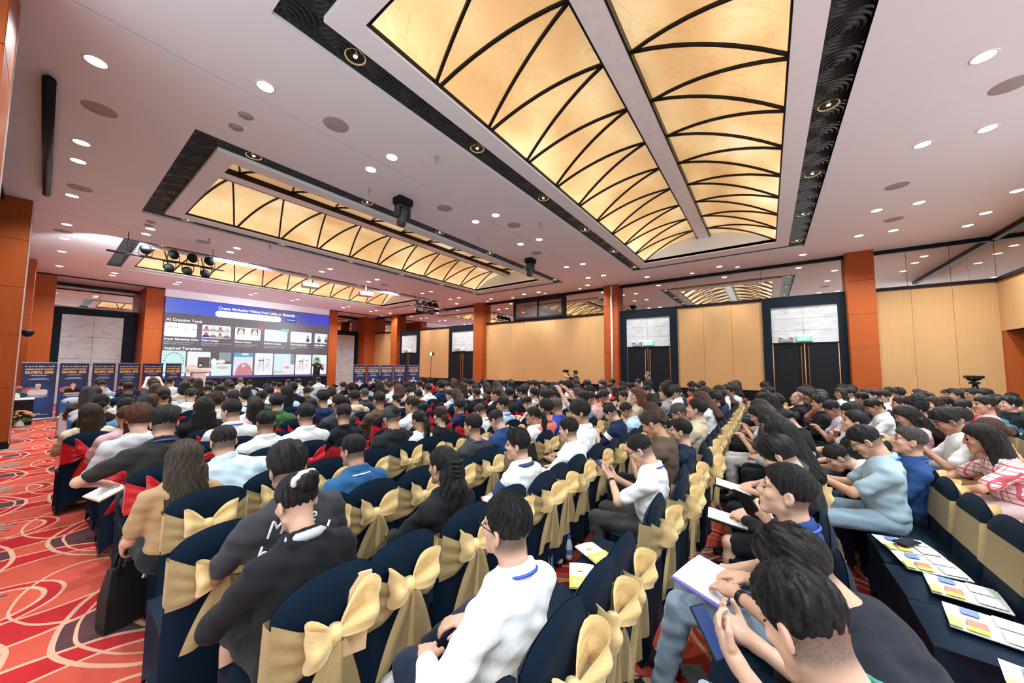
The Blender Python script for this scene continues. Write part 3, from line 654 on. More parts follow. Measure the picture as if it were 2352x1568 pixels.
def build_figure(name, h=.011, female=False, sleeve='short', collar=True, skirt=False, shorts=False, hands=None, bare=False, hood=False, shoes=True, jacket=False, feet=None, bulk=1.0, **pose):
    """skin, top, trousers and shoes of one figure, in seat coordinates"""
    J = skeleton(female=female, **pose); T, Rt, P, N, C = J['T'], J['Rt'], J['P'], J['N'], J['C']; allp = np.array([J[k] for k in J if J[k].shape == (3,)])
    lo = allp.min(0)-.2; hi = allp.max(0)+.2; lo[2] = max(lo[2], -.02)
    f = SDF(lo, hi, h); add_head(f, J['H'], J['Rh'], J['nk'], N, female)
    f.ell(C, (.13, .085, .19), Rt, .03); f.ell(P, (.13, .10, .10), Rt, .03); f.cap(P, C, .09, .09, .03)
    hd = hands or {}
    for s, n in ((-1, 'L'), (1, 'R')):
        f.cap(N, J['S'+n], .045, .040, .03); f.cap(J['S'+n], J['E'+n], .046*(.88 if female else 1), .037*(.88 if female else 1), .02); f.cap(J['E'+n], J['W'+n], .038*(.88 if female else 1), .024, .02)
        add_hand(f, J['W'+n], J['E'+n], s, h, **hd.get(n, {'curl': .75}))
        f.cap(J['Hp'+n], J['K'+n], .062, .045, .02); f.cap(J['K'+n], J['A'+n], .045, .030, .02)
        if (skirt or shorts): f.cap(J['K'+n]+(J['A'+n]-J['K'+n])*.25, J['K'+n]+(J['A'+n]-J['K'+n])*.4, .052, .05, .03)
        f.cap(J['A'+n], J['T'+n], .034, .026, .02)
    V, Q = f.surf(); c = (V[Q].mean(1)-J['H']) @ J['Rh']; mi = np.zeros(len(Q), np.int32)
    ax = np.abs(np.abs(c[:, 0])-.031)
    mi[(ax < .0125) & (np.abs(c[:, 2]-.004) < .0055) & (c[:, 1] > .07) & (c[:, 1] < .13)] = 1
    mi[(ax < .019) & (np.abs(c[:, 2]-.033-.1*(.031-np.abs(c[:, 0]))) < .0048) & (c[:, 1] > .065) & (c[:, 1] < .13)] = 1
    mi[(np.abs(c[:, 0]) < .022) & (np.abs(c[:, 2]+.0645) < .011) & (c[:, 1] > .088) & (c[:, 1] < .13)] = 2
    body = np_mesh(name, V, Q, True, mi); q = (V-J['H']) @ J['Rh']; sm = lambda e0, e1, v: (lambda t_: t_*t_*(3-2*t_))(np.clip((v-e0)/(e1-e0), 0, 1))
    m_ = sm(-.088, -.035, q[:, 2]+.12*(q[:, 1]+.08))*sm(.016, -.012, q[:, 1])*(np.linalg.norm(q/np.array([.085, .115, .13]), axis=1) < 1)*(1-sm(.073, .077, np.abs(q[:, 0]))*(q[:, 1] > -.04)*(q[:, 2] < .035))
    body.attributes.new('stubble', 'FLOAT', 'POINT').data.foreach_set('value', (m_*(.15 if female else .9)).astype(np.float32))
    for m in ('skin', 'eye', 'lip'): body.materials.append(M[m])
    out = {'body': body, 'J': J}
    # top
    g = SHIRT; bw = (.150 if female else .168)*bulk; f = SDF(lo, hi, h)
    f.ell(C+T*.03, (bw+g, .105+g, .20), Rt, .03); f.ell(P+T*.05, (bw-.012+g, .112+g, .15), Rt, .04); f.ell(C-T*.1+Rt[:, 1]*.02, (bw-.01+g, .110*bulk+g, .14), Rt, .04)
    f.cap(J['SL']+T*.003, J['SR']+T*.003, .056+g*.5, .056+g*.5, .04); f.ell(N-T*.045-Rt[:, 1]*.015, (.125, .075, .045), Rt, .06)
    for s, n in ((-1, 'L'), (1, 'R')):
        S0, E0, W0 = J['S'+n], J['E'+n], J['W'+n]
        if bare: continue
        if sleeve == 'short': f.cap(S0, S0+(E0-S0)*.72, .060*bulk, .057, .022)
        else: f.cap(S0, E0, .064*bulk, .056, .03); f.cap(E0, E0+(W0-E0)*.93, .056, .040, .025)
    if collar: 
        n0 = N+T*.030
        for i in range(10):
            a0, a1 = PI*2*i/10, PI*2*(i+1)/10
            q = [n0+Rt @ V3(math.cos(a)*.070, math.sin(a)*.068+.004, -.024*math.sin(a)) for a in (a0, a1)]; f.cap(q[0], q[1], .014, .014, .006); f.cap(q[0]-T*.022, q[1]-T*.022, .017, .017, .008)
    if hood:
        n0 = N-T*.02; f.ell(n0-Rt[:, 1]*.085-T*.01, (.115, .055, .075), Rt, .02); f.ell(n0-Rt[:, 1]*.05+T*.045, (.055, .045, .03), Rt, .012, 'sub')
        for s in (-1, 1): f.cap(n0+Rt @ V3(s*.075, -.05, .01), n0+Rt @ V3(s*.05, .07, -.03), .028, .022, .02)
    if jacket:
        n0 = N+T*.005
        for s in (-1, 1): f.cap(n0+Rt @ V3(s*.065, -.05, .0), n0+Rt @ V3(s*.06, .06, -.05), .02, .02, .012); f.cap(n0+Rt @ V3(s*.06, .06, -.05), C+Rt @ V3(s*.03, .115, -.03), .018, .012, .012)
        f.cap(n0+Rt @ V3(-.06, -.055, 0), n0+Rt @ V3(.06, -.055, 0), .02, .02, .012)
    wrinkle(f, .0028, J['P']); V, Q = f.surf(); out['top'] = np_mesh(name+'_top', V, Q); out['topV'] = V[Q].mean(1)
    # trousers or skirt
    f = SDF(lo, hi, h); f.ell(P-T*.03, (.165 if not female else .172, .128, .115), None, .04)
    for s, n in ((-1, 'L'), (1, 'R')):
        K, A = J['K'+n], J['A'+n]; hp = J['Hp'+n]
        if skirt: f.cap(hp, hp+(K-hp)*.9, .088, .075, .05)
        elif shorts: f.cap(hp, hp+(K-hp)*.85, .088, .078, .03)
        else: f.cap(hp, K, .088, .066, .03); f.cap(K, A+(K-A)*.05, .066, .052, .02)
    if skirt: f.cap((J['HpL']+J['KL'])/2, (J['HpR']+J['KR'])/2, .07, .07, .04); f.cap(J['KL']*.85+J['HpL']*.15, J['KR']*.85+J['HpR']*.15, .066, .066, .04)
    wrinkle(f, .0022, J['P']); V, Q = f.surf(); out['bottom'] = np_mesh(name+'_bottom', V, Q)
    if shoes:
        for n in 'LR':
            A, Tq = J['A'+n], J['T'+n]; d = Tq-A; d = d/np.linalg.norm(d); c = V3(0, 0, .022); f = SDF(np.minimum(A, Tq)-.14, np.maximum(A, Tq)+.14, h)
            f.cap(A-V3(0, 0, .03)-d*.02, A+(Tq-A)*.5-c, .044, .046, .02); f.cap(A+(Tq-A)*.5-c, Tq+d*.05-V3(0, 0, .005), .046, .036, .02)
            V, Q = f.surf(); mi = (V[Q].mean(1)[:, 2] < .03).astype(np.int32); out['shoe'+n] = np_mesh(name+'_shoe', V, Q, True, mi)
    M4 = np.eye(4); M4[:3, :3] = J['Rh']; M4[:3, 3] = J['H']; out['head'] = Matrix(M4.tolist())
    return out
# ------------------------------------------------------------------ hair styles, in head coordinates
def build_hair(style, h):
    f = SDF((-.20, -.27, -.46), (.20, .20, .22), h); r_ = np.random.default_rng(abs(hash(style)) % 1000 if False else sum(map(ord, style)))
    ph = r_.random(6)*6.28
    def tuft(amp, fq):
        def d(q):
            a = np.arctan2(q[..., 0], -q[..., 1]+.02); p = np.hypot(q[..., 0], q[..., 1])
            return -amp*np.clip((q[..., 2]+.06)/.07, .12, 1)*(np.sin(a*fq+ph[0]+p*40)*.5+np.sin(a*fq*1.9+ph[1]-p*60+q[..., 2]*30)*.35+np.sin(a*fq*3.3+ph[2]+q[..., 2]*55)*.25)
        return d
    front = lambda g: .025-(.8*g[..., 1]-.6*g[..., 2])
    def std(front_c=.030, nape=-.062, ear=True, amp=.004, top=.012, fq=9, side=.007, zc=.043):
        f.ell((0, -.012, zc), (.0755+side*.8, .0935+side*.8, .084+side*.4), None, .01, disp=tuft(amp*.6, fq)); f.ell((0, -.004, .055), (.070+top*.6, .088+top*.6, .070+top), None, .02, disp=tuft(amp, fq))
        x, y, z = np.meshgrid(*f.ax, indexing='ij'); jag = .0022*np.sin(x*190+y*90)+.0016*np.sin(x*330-z*140)
        fc = front_c+.012*np.cos(x*22)-.012
        f._put(tuple(slice(0, n) for n in f.n), np.maximum(fc+jag-(.80*y-.6*z), -y-.01).astype(np.float32), .008, 'sub')
        f._put(tuple(slice(0, n) for n in f.n), np.maximum(z-(nape-.30*(y+.03)+jag), y-.05).astype(np.float32), .008, 'sub')
        if ear:
            for s in (-1, 1): f.ell((s*.088, .002, -.012), (.018, .026, .036), None, .006, 'sub')
    if style == 'short': std()
    elif style == 'crop': std(top=.006, amp=.0025, side=.004, fq=12)
    elif style == 'tousled': std(top=.026, amp=.011, side=.012, fq=7, nape=-.075)
    elif style == 'wavy': std(top=.034, amp=.022, side=.024, fq=6, nape=-.085, ear=False, zc=.036)
    elif style == 'thinning': std(top=.004, amp=.003, side=.007); f.ell((0, -.03, .135), (.03, .03, .016), None, .01, 'sub')
    elif style == 'fade': std(top=.024, amp=.007, side=.001, fq=9, zc=.047, nape=-.058)
    elif style == 'bowl': std(top=.024, amp=.005, side=.019, zc=.036, front_c=.062, nape=-.055, fq=8)
    elif style in ('long', 'longwave', 'bob'):
        std(top=.014, amp=.004, side=.013, nape=-.2, ear=False); e = {'long': -.34, 'longwave': -.34, 'bob': -.11}[style]; wv = .0 if style == 'long' else .006
        f.cap((0, -.055, .02), (0, -.092, e), .085, .072 if style != 'bob' else .085, .03)
        for s in (-1, 1): f.cap((s*.072, -.005, .03), (s*.092, -.02, e*.72), .030, .026, .02); f.cap((s*.05, -.06, 0), (s*.075, -.102, e), .04, .034, .03)
        if wv:
            for i in range(7): a = -1.2+i*.4; f.cap((math.sin(a)*.10, -.06-.05*math.cos(a), -.08), (math.sin(a)*.115, -.075-.045*math.cos(a), e-.02*(i % 2)), .026, .016, .015)
    elif style in ('bun', 'pony', 'clip', 'lowbun'):
        std(top=.006, amp=.002, side=.006, fq=14)
        if style == 'bun': f.ell((0, -.105, .085), (.046, .042, .042), None, .008, disp=tuft(.006, 4)); f.ell((.01, -.13, .11), (.03, .025, .022), None, .01)
        if style == 'lowbun': f.ell((0, -.118, -.01), (.05, .04, .045), None, .012, disp=tuft(.007, 4))
        if style == 'pony': f.chain([(0, -.10, .035), (0, -.145, .02), (0, -.165, -.06), (0, -.155, -.16), (0, -.14, -.26)], [.026, .030, .040, .036, .014], .012)
        if style == 'clip':
            f.chain([(0, -.095, .05), (0, -.115, -.02), (0, -.13, -.12), (0, -.13, -.30)], [.045, .05, .06, .05], .02)
            for s in (-1, 1): f.cap((s*.05, -.08, -.04), (s*.085, -.11, -.33), .04, .03, .03)
            for i in range(4): f.cap((-.035, -.142-.004*i, .045-i*.028), (.035, -.142-.004*i, .038-i*.028), .015, .015, .004)
    x, y, z = np.meshgrid(*f.ax, indexing='ij'); a = np.arctan2(x, -y+.015); pl = np.hypot(x, y)
    f.f += (.0017*(np.sin(a*23+5*np.sin(z*17+ph[3])+pl*30)+.8*np.sin(a*41+4*np.sin(z*23+ph[4])+ph[5]))*np.clip(pl/.06, .2, 1.5)*(1 if style[:4] == 'long' or style in ('pony', 'clip') else np.clip((z+.03)/.06, .15, 1))).astype(np.float32)
    V, Q = f.surf(); return np_mesh('hair_'+style, V, Q)
HAIR = {}
def hair(style, fine):
    k = (style, fine)
    if k not in HAIR: HAIR[k] = build_hair(style, .0058 if fine else .0105); HAIR[k].materials.append(M['hair'])
    return HAIR[k]
# ------------------------------------------------------------------ covered banquet chairs with tied sashes
def spandex(name, col, rough=.62):
    t = MT(name, col, rough, spec=.10); n = t.noise(t.coord(), 5, 2); w = t.noise(t.coord(), 420, 1); t.set('Base Color', t.mix(n*.6+w*.4, tuple(c*.75 for c in col), tuple(c*1.3 for c in col))); t.set('Sheen Weight', .02); t.bump(w, .12, .002); return t.m
M['cover'] = spandex('navy_black_spandex', (.002, .0098, .0225)); M['cover_white'] = spandex('pale_grey_spandex', (.60, .61, .62))
def ribbon(name, c1, c2, alpha, rough, sheen):
    t = MT(name, c1, rough, spec=.4); x, y, z = t.xyz(t.coord()); n = t.noise(t.scale(t.coord(), (14, 14, 60)), 2, 3); t.set('Base Color', t.mix(n, c2, c1)); t.set('Sheen Weight', sheen); t.bump(n, .3, .004)
    if alpha < 1: t.set('Alpha', alpha)
    return t.m
GOLD1, GOLD2 = (.86, .63, .30), (.70, .47, .18)
M['gold'] = ribbon('gold_organza', GOLD1, GOLD2, .93, .42, .3); M['gold_sheer'] = ribbon('gold_organza_single_layer', GOLD1, GOLD2, .44, .45, .2)
M['red'] = ribbon('red_satin', (.66, .012, .018), (.38, .004, .010), 1, .3, .15); M['blue'] = ribbon('blue_organza', (.05, .22, .60), (.03, .13, .42), 1, .45, .2)
BW = .205
def ztop(x): return .805+.125*math.sqrt(max(0, 1-(abs(x)/(BW+.012))**2.2))
def yback(z): return -.205-.10*max(0, z-.45)
def back_mesh(nx, nz):
    b = MB(); b.smooth = True
    def P(u, v, s):
        x = (u*2-1); xx = BW*x*(1+.04*math.sin(PI*min(1, v*1.1))); zt = ztop(xx*.98); z = .02+(zt-.02)*v; e = max(abs(x)**10, max(0, (v-.94)/.06)**2); th = .030*math.sqrt(max(0, 1-e))+.002
        lift = .11*(1-abs(x)**3)*max(0, 1-v/.28)**2 if v < .28 else 0
        return (xx, yback(z)+s*th-(.01*(1-abs(x))*max(0, 1-v/.5) if s < 0 else 0), z+lift)
    for s in (-1, 1): 
        n0 = len(b.v); b.grid(lambda u, v: P(u, v, s), nx, nz)
        if s < 0: b.f = [tuple(reversed(f)) if i < nx*nz else f for i, f in enumerate(b.f)]
    return b
def seat_skirt(n):
    seat = MB(); seat.smooth = True
    def top(u, v):
        x, y = (u*2-1), (v*2-1); r = max(abs(x), abs(y)); z = .475-.022*max(0, (r-.8)/.2)**2-.0
        return (x*.212, -.205+.215*(y+1), z+.012*(1-x*x)*(1-y*y))
    seat.grid(top, n, n)
    sk = MB(); sk.smooth = True
    def side(ax, s):
        def f(u, v):
            q = u*2-1; ins = .055*(1-q*q)*math.sin(PI*min(1, .15+v*.85)); z = .455*(1-v)+.0; z += .13*(1-abs(q)**2.5)*max(0, (v-.55)/.45)**1.5
            w = .214-.004*math.sin(PI*v)
            return (s*(w-ins), .01+q*.216, z) if ax == 0 else (q*.212, (.227-ins) if s > 0 else (-.205+ins), z)
        return f
    for ax, s in ((0, -1), (0, 1), (1, 1)): sk.grid(side(ax, s), n, n)
    return seat, sk
def sash_parts(seed):
    r = random.Random(seed); J = lambda a: r.uniform(-a, a)
    zb0, zb1 = .60, .815; parts = {}
    b = MB(); b.smooth = True
    b.grid(lambda u, v: (BW*1.03*(u*2-1), yback(zb0+(zb1-zb0)*v)+.043+.002*math.sin(v*22), zb0+(zb1-zb0)*v), 6, 8)
    ph = r.random()*6; kz = .715+J(.012); kx = J(.02)
    for s in (-1, 1):
        def wing(u, v, s=s):
            x = s*BW*1.03*(1-u)+kx*u; hh = (.105*(1-u)**.8+.022); z0 = .708*(1-u)+kz*u; z = z0+hh*(v*2-1)+.02*math.sin(PI*u)*(-1)
            return (x, yback(z)-.026-.040*min(1,u*2.5)-.010*u+.006*math.sin(v*19+ph+u*2)*(1-.3*u)*min(1,u*4), z)
        b.grid(wing, 8, 14)
        b.grid(lambda u, v, s=s: (s*BW*(1.03+.015*math.sin(PI*u)), yback(zb0+(zb1-zb0)*v)+.043-.069*u, zb0+(zb1-zb0)*v), 2, 6)
    parts['band'] = b
    k = MB(); k.smooth = True
    k.lathe([(.0001, -.036), (.022, -.03), (.031, -.008), (.031, .01), (.024, .03), (.0001, .036)], 10, (kx, -.31, kz), closed=False); parts['knot'] = k
    for i, s in enumerate((-1, 1)):
        L = .125+J(.025); up = .055+J(.035); b = MB(); b.smooth = True; fl = J(.4)
        def loop(u, v, s=s, L=L, up=up, fl=fl):
            a = PI*u; o = math.sin(a); hh = (.016+.068*o**.8); dep = -.318-.052*math.sin(2*a)*.9-.018*o
            z = kz+up*o+hh*(v*2-1)+.012*math.sin(u*9+fl*5)*o
            return (kx+s*(.012+L*o*(1+.10*(v-.5)))+s*.012*(v-.5)*math.cos(a), dep+.010*math.sin(v*10+u*3)*o-.012*(1-(v*2-1)**2)*o, z)
        b.grid(loop, 14, 8); parts[f'loop{i}'] = b
    for i, s in enumerate((-1, 1)):
        Lt = .31+J(.07); sp = .05+J(.04); b = MB(); b.smooth = True; p2 = r.random()*6
        def tail(u, v, s=s, Lt=Lt, sp=sp, p2=p2):
            w = .018+.078*u**.8; x = kx+s*(.008+sp*u)+w*(v*2-1); z = kz-.015-Lt*u-(.03*(v if s > 0 else 1-v))*u**4
            return (x, -.335-.012*i+.018*math.sin(v*7+p2+u*1.5)*(u**.5)+.03*u, z)
        b.grid(tail, 10, 8); parts[f'tail{i}'] = b
    return parts
BK = back_mesh(12, 16).mesh('backrest'); seat_b, skirt_b = seat_skirt(8); ST = seat_b.mesh('seat'); SK = skirt_b.mesh('skirt')
CH = {}
for cv in ('cover', 'cover_white'):
    CH[cv] = [m.copy() for m in (BK, ST, SK)]
    for m in CH[cv]: m.materials.clear(); m.materials.append(M[cv])
SASH = {}
for colr, nvar in (('gold', 4), ('red', 4), ('blue', 2)):
    for i in range(nvar):
        ps = sash_parts(i*7+len(colr)); sh = 'gold_sheer' if colr == 'gold' else colr
        SASH[colr, i] = {k: b.mesh('sash', M[sh if k in ('band', 'tail0', 'tail1') else colr]) for k, b in ps.items()}
        jn = MB(); jn.smooth = True
        for k, b in ps.items():
            jn.mi = 1 if k == 'band' else 0; o_ = len(jn.v); jn.add(b.v, b.f)
        SASH[colr, i]['all'] = jn.mesh('sash', [M[colr], M[sh]])
def chair(x, y, colr, var, label, near, rz=0, cover='cover', bow=True):
    o = tag(empty('banquet_chair', (x, y, 0), rz), label, 'chair', f'banquet chairs with {colr} sashes')
    a, b, c = CH[cover]; link('backrest', a, o); link('seat', b, o); link('skirt', c, o); s = SASH[colr, var]
    if near and bow:
        q = link('sash', s['band'], o); link('knot', s['knot'], q)
        for i in (0, 1): link('bow_loop', s[f'loop{i}'], q); link('tail', s[f'tail{i}'], q)
    else: link('sash', s['all' if bow else 'band'], o)
    return o
# ------------------------------------------------------------------ the audience
HC = dict(black=(.012, .010, .010), dark=(.024, .015, .011), brown=(.065, .031, .016), auburn=(.15, .045, .02), grey=(.13, .125, .12), blonde=(.20, .135, .075), ginger=(.20, .075, .025))
TC = dict(white=(.80, .80, .80), offwhite=(.72, .68, .60), cream=(.68, .58, .43), black=(.014, .014, .016), charcoal=(.045, .045, .05), grey=(.30, .31, .32), palegrey=(.55, .56, .58), navy=(.015, .025, .07), blue=(.02, .055, .16), royal=(.035, .07, .42),
          sky=(.50, .68, .85), teal=(.05, .16, .20), green=(.05, .13, .045), olive=(.085, .075, .035), camel=(.42, .26, .13), brown=(.10, .065, .045), red=(.55, .02, .03), orange=(.80, .13, .06), coral=(.80, .22, .16), pink=(.70, .42, .42), lavender=(.60, .52, .62), beige=(.52, .43, .30), seagreen=(.07, .30, .23), steel=(.24, .34, .43), denimblue=(.12, .22, .38), maroon=(.25, .02, .03), yellow=(.75, .45, .05))
BC = dict(black=(.014, .014, .017), navy=(.02, .028, .055), jeans=(.055, .10, .19), light=(.36, .48, .60), grey=(.13, .13, .14), cream=(.60, .52, .42), brown=(.07, .05, .035), white=(.7, .68, .65))
SKIN = [(.54, .31, .21), (.47, .26, .165), (.58, .36, .26), (.42, .225, .14)]
PROTO = dict(m_lap=dict(), m_phone=dict(L='phone', R='phone', pitch=32, lean=4), m_lean=dict(L='knee', R='knee', lean=18, pitch=12), m_write=dict(L='write', R='write', pitch=38, lean=10), m_cross=dict(L='cross', R='cross', lean=-9), m_left=dict(yaw=32, pitch=4), m_right=dict(yaw=-30, pitch=10, L='knee'),
             m_up=dict(pitch=-10, lean=-9, R='lap'), m_long=dict(sleeve='long', legs=('wide', 'wide')), m_longphone=dict(sleeve='long', L='phone', R='phone', pitch=28), m_hood=dict(sleeve='long', hood=True, collar=False, lean=2, pitch=5), m_jacket=dict(sleeve='long', jacket=True, lean=-4), m_deep=dict(lean=40, pitch=20, L='knee', R='knee', slump=.06),
             m_raise=dict(R='raise', L='raise', pitch=-4), m_chin=dict(R='chin', L='lap', lean=8, pitch=8), m_tee=dict(collar=False, yaw=10), m_teeside=dict(collar=False, L='knee', R='lap', lean=6, yaw=-12, legs=('flat', 'cross')),
             f_lap=dict(female=True, collar=False), f_phone=dict(female=True, collar=False, L='phone', R='phone', pitch=30, lean=4), f_long=dict(female=True, sleeve='long', collar=False, yaw=-10), f_left=dict(female=True, collar=True, yaw=28), f_write=dict(female=True, sleeve='long', collar=False, L='write', R='write', pitch=36, lean=14), f_jacket=dict(female=True, sleeve='long', jacket=True, lean=-2, pitch=8))
t = MT('checked_cloth', rough=.85, spec=.2); x, y, z = t.xyz(t.coord()); g1 = ((x*13.0+y*3.0).frac() < .16).max((z*13.0-y*2.0).frac() < .16); g2 = ((x*13.0+y*3.0+.42).frac() < .06).max((z*13.0-y*2.0+.42).frac() < .06)
t.set('Base Color', t.mix(g2, t.mix(g1, (.66, .56, .53), (.48, .10, .13)), (.30, .12, .16))); t.bump(t.noise(t.coord(), 12, 3), .3, .02); M['plaid'] = t.m
FIG = {}
def proto(n):
    if n not in FIG: FIG[n] = build_figure('person', h=.0125, **PROTO[n])
    return FIG[n]
def paint(me, m):
    if not me.materials: me.materials.append(m)
    return me
PLAIN = 'cloth'
def person(fig, x, y, s, label, hairstyle, hc, tc, bc, sk=0, rz=0, fine=False, group='seated audience', bm='denim', sc=(.03, .03, .032), z=0, hs=1.0, tm='cloth'):
    o = link('person', fig['body']); o.location = (x, y, z); o.scale = (s, s, s); o.rotation_euler = (0, 0, rz); o.color = (*SKIN[sk % 4], 1); tag(o, label, 'person', group)
    q = link('top', paint(fig['top'], M[tm]), o); q.color = (*tc, 1)
    q = link('trousers', paint(fig['bottom'], M[bm]), o); q.color = (*bc, 1)
    for n in 'LR':
        if 'shoe'+n in fig: q = link('shoe', paint(fig['shoe'+n], M['cloth']), o); q.color = (*sc, 1)
    if hairstyle != 'bald':
        q = link('hair', hair(hairstyle, fine), o); q.matrix_local = fig['head'] @ Matrix.Scale(hs, 4); q.color = (*hc, 1)
    return o
def ybow(r): return .57+(.85 if r >= 0 else .83)*r
def yseat(r): return ybow(r)+.28
def solve(px, py, r, H, smin=.93, smax=1.07):
    """seat position and size that put the head where the photograph has it"""
    d = ray(px, py); ys = yseat(r)
    if d[1] > .12: s = (CAM_H+d[2]*ys/d[1])/(H[2]-d[2]*H[1]/d[1])
    else: s = 1.0
    s = min(max(s, smin), smax); t = (H[2]*s-CAM_H)/d[2]; p = d*t
    return p[0]-H[0]*s, p[1]-H[1]*s, s
ROWN = lambda r: ordn(r+6)
HN = dict(short='short', crop='cropped', tousled='tousled', wavy='wavy', thinning='thinning', fade='faded', bowl='bowl-cut', long='long straight', longwave='long wavy', bob='bobbed', bun='bun of', pony='ponytail of', clip='clipped long', lowbun='low bun of', bald='shaved')
seats = {}     # row -> list of x taken
PY = {}        # where a sitter's own chair stands a little off the row line
def occupy(r, x, y=None):
    seats.setdefault(r, []).append(x)
    if y is not None: PY.setdefault(r, []).append((x, y))
EXPL = """
205 950 7 f_left longwave brown cream grey
231 926 8 f_lap lowbun black black black
292 918 9 m_deep short dark cream jeans
289 936 7 m_chin short black denimblue jeans
335 930 7 f_lap bob dark black black
291 957 6 f_lap pony auburn pink grey
319 962 5 m_hood wavy auburn palegrey black
296 882 15 m_jacket short black black black
358 895 11 f_lap bob brown olive black
376 909 9 f_lap lowbun black olive black
357 884 14 m_raise short black charcoal black
423 888 12 f_lap bob black cream black
480 884 13 m_long short black black black
469 934 6 f_long longwave black black black
495 922 7 m_lap wavy brown offwhite jeans
514 875 16 m_jacket short black olive black
528 882 15 m_lap short black teal black
552 874 16 m_lap bald black beige black
574 880 15 m_long short black black black
629 884 14 m_tee short black offwhite jeans
641 887 14 m_tee short black coral jeans
662 879 15 m_left short dark cream jeans
713 884 14 m_lap short black olive jeans
731 873 15 m_long short black white black
618 901 9 m_lap short black white jeans
564 899 10 f_jacket bob black camel black
534 913 8 f_lap clip black white black
704 899 11 m_jacket short brown brown black
635 924 6 m_long bowl black green jeans
587 934 6 f_long long dark pink jeans
531 944 5 m_left short black white black
610 970 4 m_lap thinning black white navy
702 953 4 m_lap short black white navy
741 915 6 m_tee tousled black navy jeans
761 905 8 f_lap wavy brown white jeans
777 926 5 m_tee short black charcoal black
790 953 4 m_right fade black black black
814 913 6 m_hood tousled black beige jeans
837 905 7 m_lap crop grey charcoal grey
870 919 5 m_tee fade dark brown black
899 890 8 m_phone fade dark white black
931 889 8 m_lap short black white black
910 917 6 f_long lowbun black grey black
946 930 4 m_left short brown white navy
960 907 6 m_long short black charcoal black
962 965 3 f_lap pony black white jeans
1011 955 3 f_long lowbun brown black black
1055 934 4 m_lap fade black navy black
1103 946 3 m_phone short brown white navy
1086 978 2 m_tee short black charcoal black
1141 965 2 m_phone crop dark blue jeans
1155 930 3 m_left fade black sky navy
1034 907 6 m_left short black palegrey navy
1094 904 5 m_jacket short dark black black
983 894 7 m_lap short dark white navy
1063 888 7 f_lap longwave brown cream black
1136 905 5 m_left crop black white navy
1170 905 4 m_right tousled black charcoal black
1212 926 3 m_phone short black white black
1224 955 2 f_left pony black white jeans
1252 939 2 m_up fade black coral black
1279 934 2 m_right crop grey royal black
1250 911 3 m_lap tousled dark white black
1331 947 1 m_left bowl black white navy
1338 916 2 m_raise short black steel black
1357 916 2 m_phone short dark pink navy
1403 949 1 m_phone crop black navy black
1440 943 1 m_phone fade dark sky jeans
1432 911 2 m_left short black white black
1494 940 1 f_phone bob auburn black black
1463 909 1 f_left longwave ginger beige black
1499 974 0 f_phone lowbun brown brown black
1505 917 1 m_deep short dark white navy
1561 949 0 m_phone crop grey steel black
1599 940 0 m_up short black beige black
1641 917 0 m_long short black black black
1674 896 0 m_up short black denimblue jeans
1689 895 0 f_lap bob dark white jeans
1766 900 -1 m_up short black beige grey
1754 921 -1 m_phone short black red grey
1743 953 -1 f_phone long black charcoal white
1771 972 -1 f_write bob black grey black
1831 914 -2 m_long bald black black cream
1841 901 -2 f_lap bob brown brown black
1882 926 -2 m_jacket tousled black black black
1882 908 -2 f_lap bob brown olive black
1804 963 -2 f_write lowbun black black jeans
1912 939 -2 m_phone short black lavender black
1963 970 -2 m_up short black black jeans
2007 934 -3 m_phone short black white black
2081 955 -3 f_phone longwave dark pink black
2172 965 -3 m_write short black red black
2198 909 -4 m_up short black teal black
2170 929 -4 f_left lowbun black cream black
2142 929 -3 f_left longwave brown beige black
2109 919 -3 f_long longwave dark black black
2030 911 -3 m_left tousled dark white black
1979 916 -3 m_right short black charcoal black
1953 903 -2 m_lap short dark white denim
1930 903 -2 f_left longwave brown white black
2216 937 -4 m_phone short black red grey
2267 952 -4 m_deep short black teal black
2320 929 -5 m_up tousled black black black
1588 900 1 m_lap short black orange black
1540 905 2 f_lap long black white black
1605 903 1 f_left pony black white jeans
1385 905 3 f_left long dark beige black
1410 897 3 f_lap longwave brown red black
1290 900 4 m_left short black beige navy
1325 893 4 f_lap bob black cream black
1200 900 5 f_left longwave brown beige black
1226 893 6 m_lap short black charcoal black
1270 885 6 f_lap long black black black
1555 893 3 m_up short black white black
1620 905 0 f_left bob brown brown black
"""
ED = []
for ln_ in EXPL.strip().split('\n'):
    a = ln_.split(); ED.append((float(a[0]), float(a[1]), int(a[2]), a[3], a[4], a[5], a[6], a[7]))
N_IND = [0]
TOPW = lambda p: {'m_hood': 'hoodie', 'm_jacket': 'jacket', 'f_jacket': 'jacket', 'm_long': 'long-sleeved top', 'm_longphone': 'long-sleeved top', 'f_long': 'long-sleeved top', 'f_write': 'long-sleeved top'}.get(p, 'tee' if 'tee' in p or p[0] == 'f' else 'polo')
ACT = {'m_phone': 'looking down', 'f_phone': 'looking down', 'm_write': 'writing', 'f_write': 'writing', 'm_deep': 'bent forward', 'm_raise': 'arms raised', 'm_left': 'turned left', 'f_left': 'turned left', 'm_right': 'turned right', 'm_cross': 'arms folded', 'm_up': 'looking up', 'm_chin': 'hand at chin'}
def fit(d, tail):
    while len((d+tail).replace(';', '').split()) > 16 and ',' in d: d = d.rsplit(',', 1)[0]
    return d+tail
people = []    # (row, x, seat index resolved later, object, description)
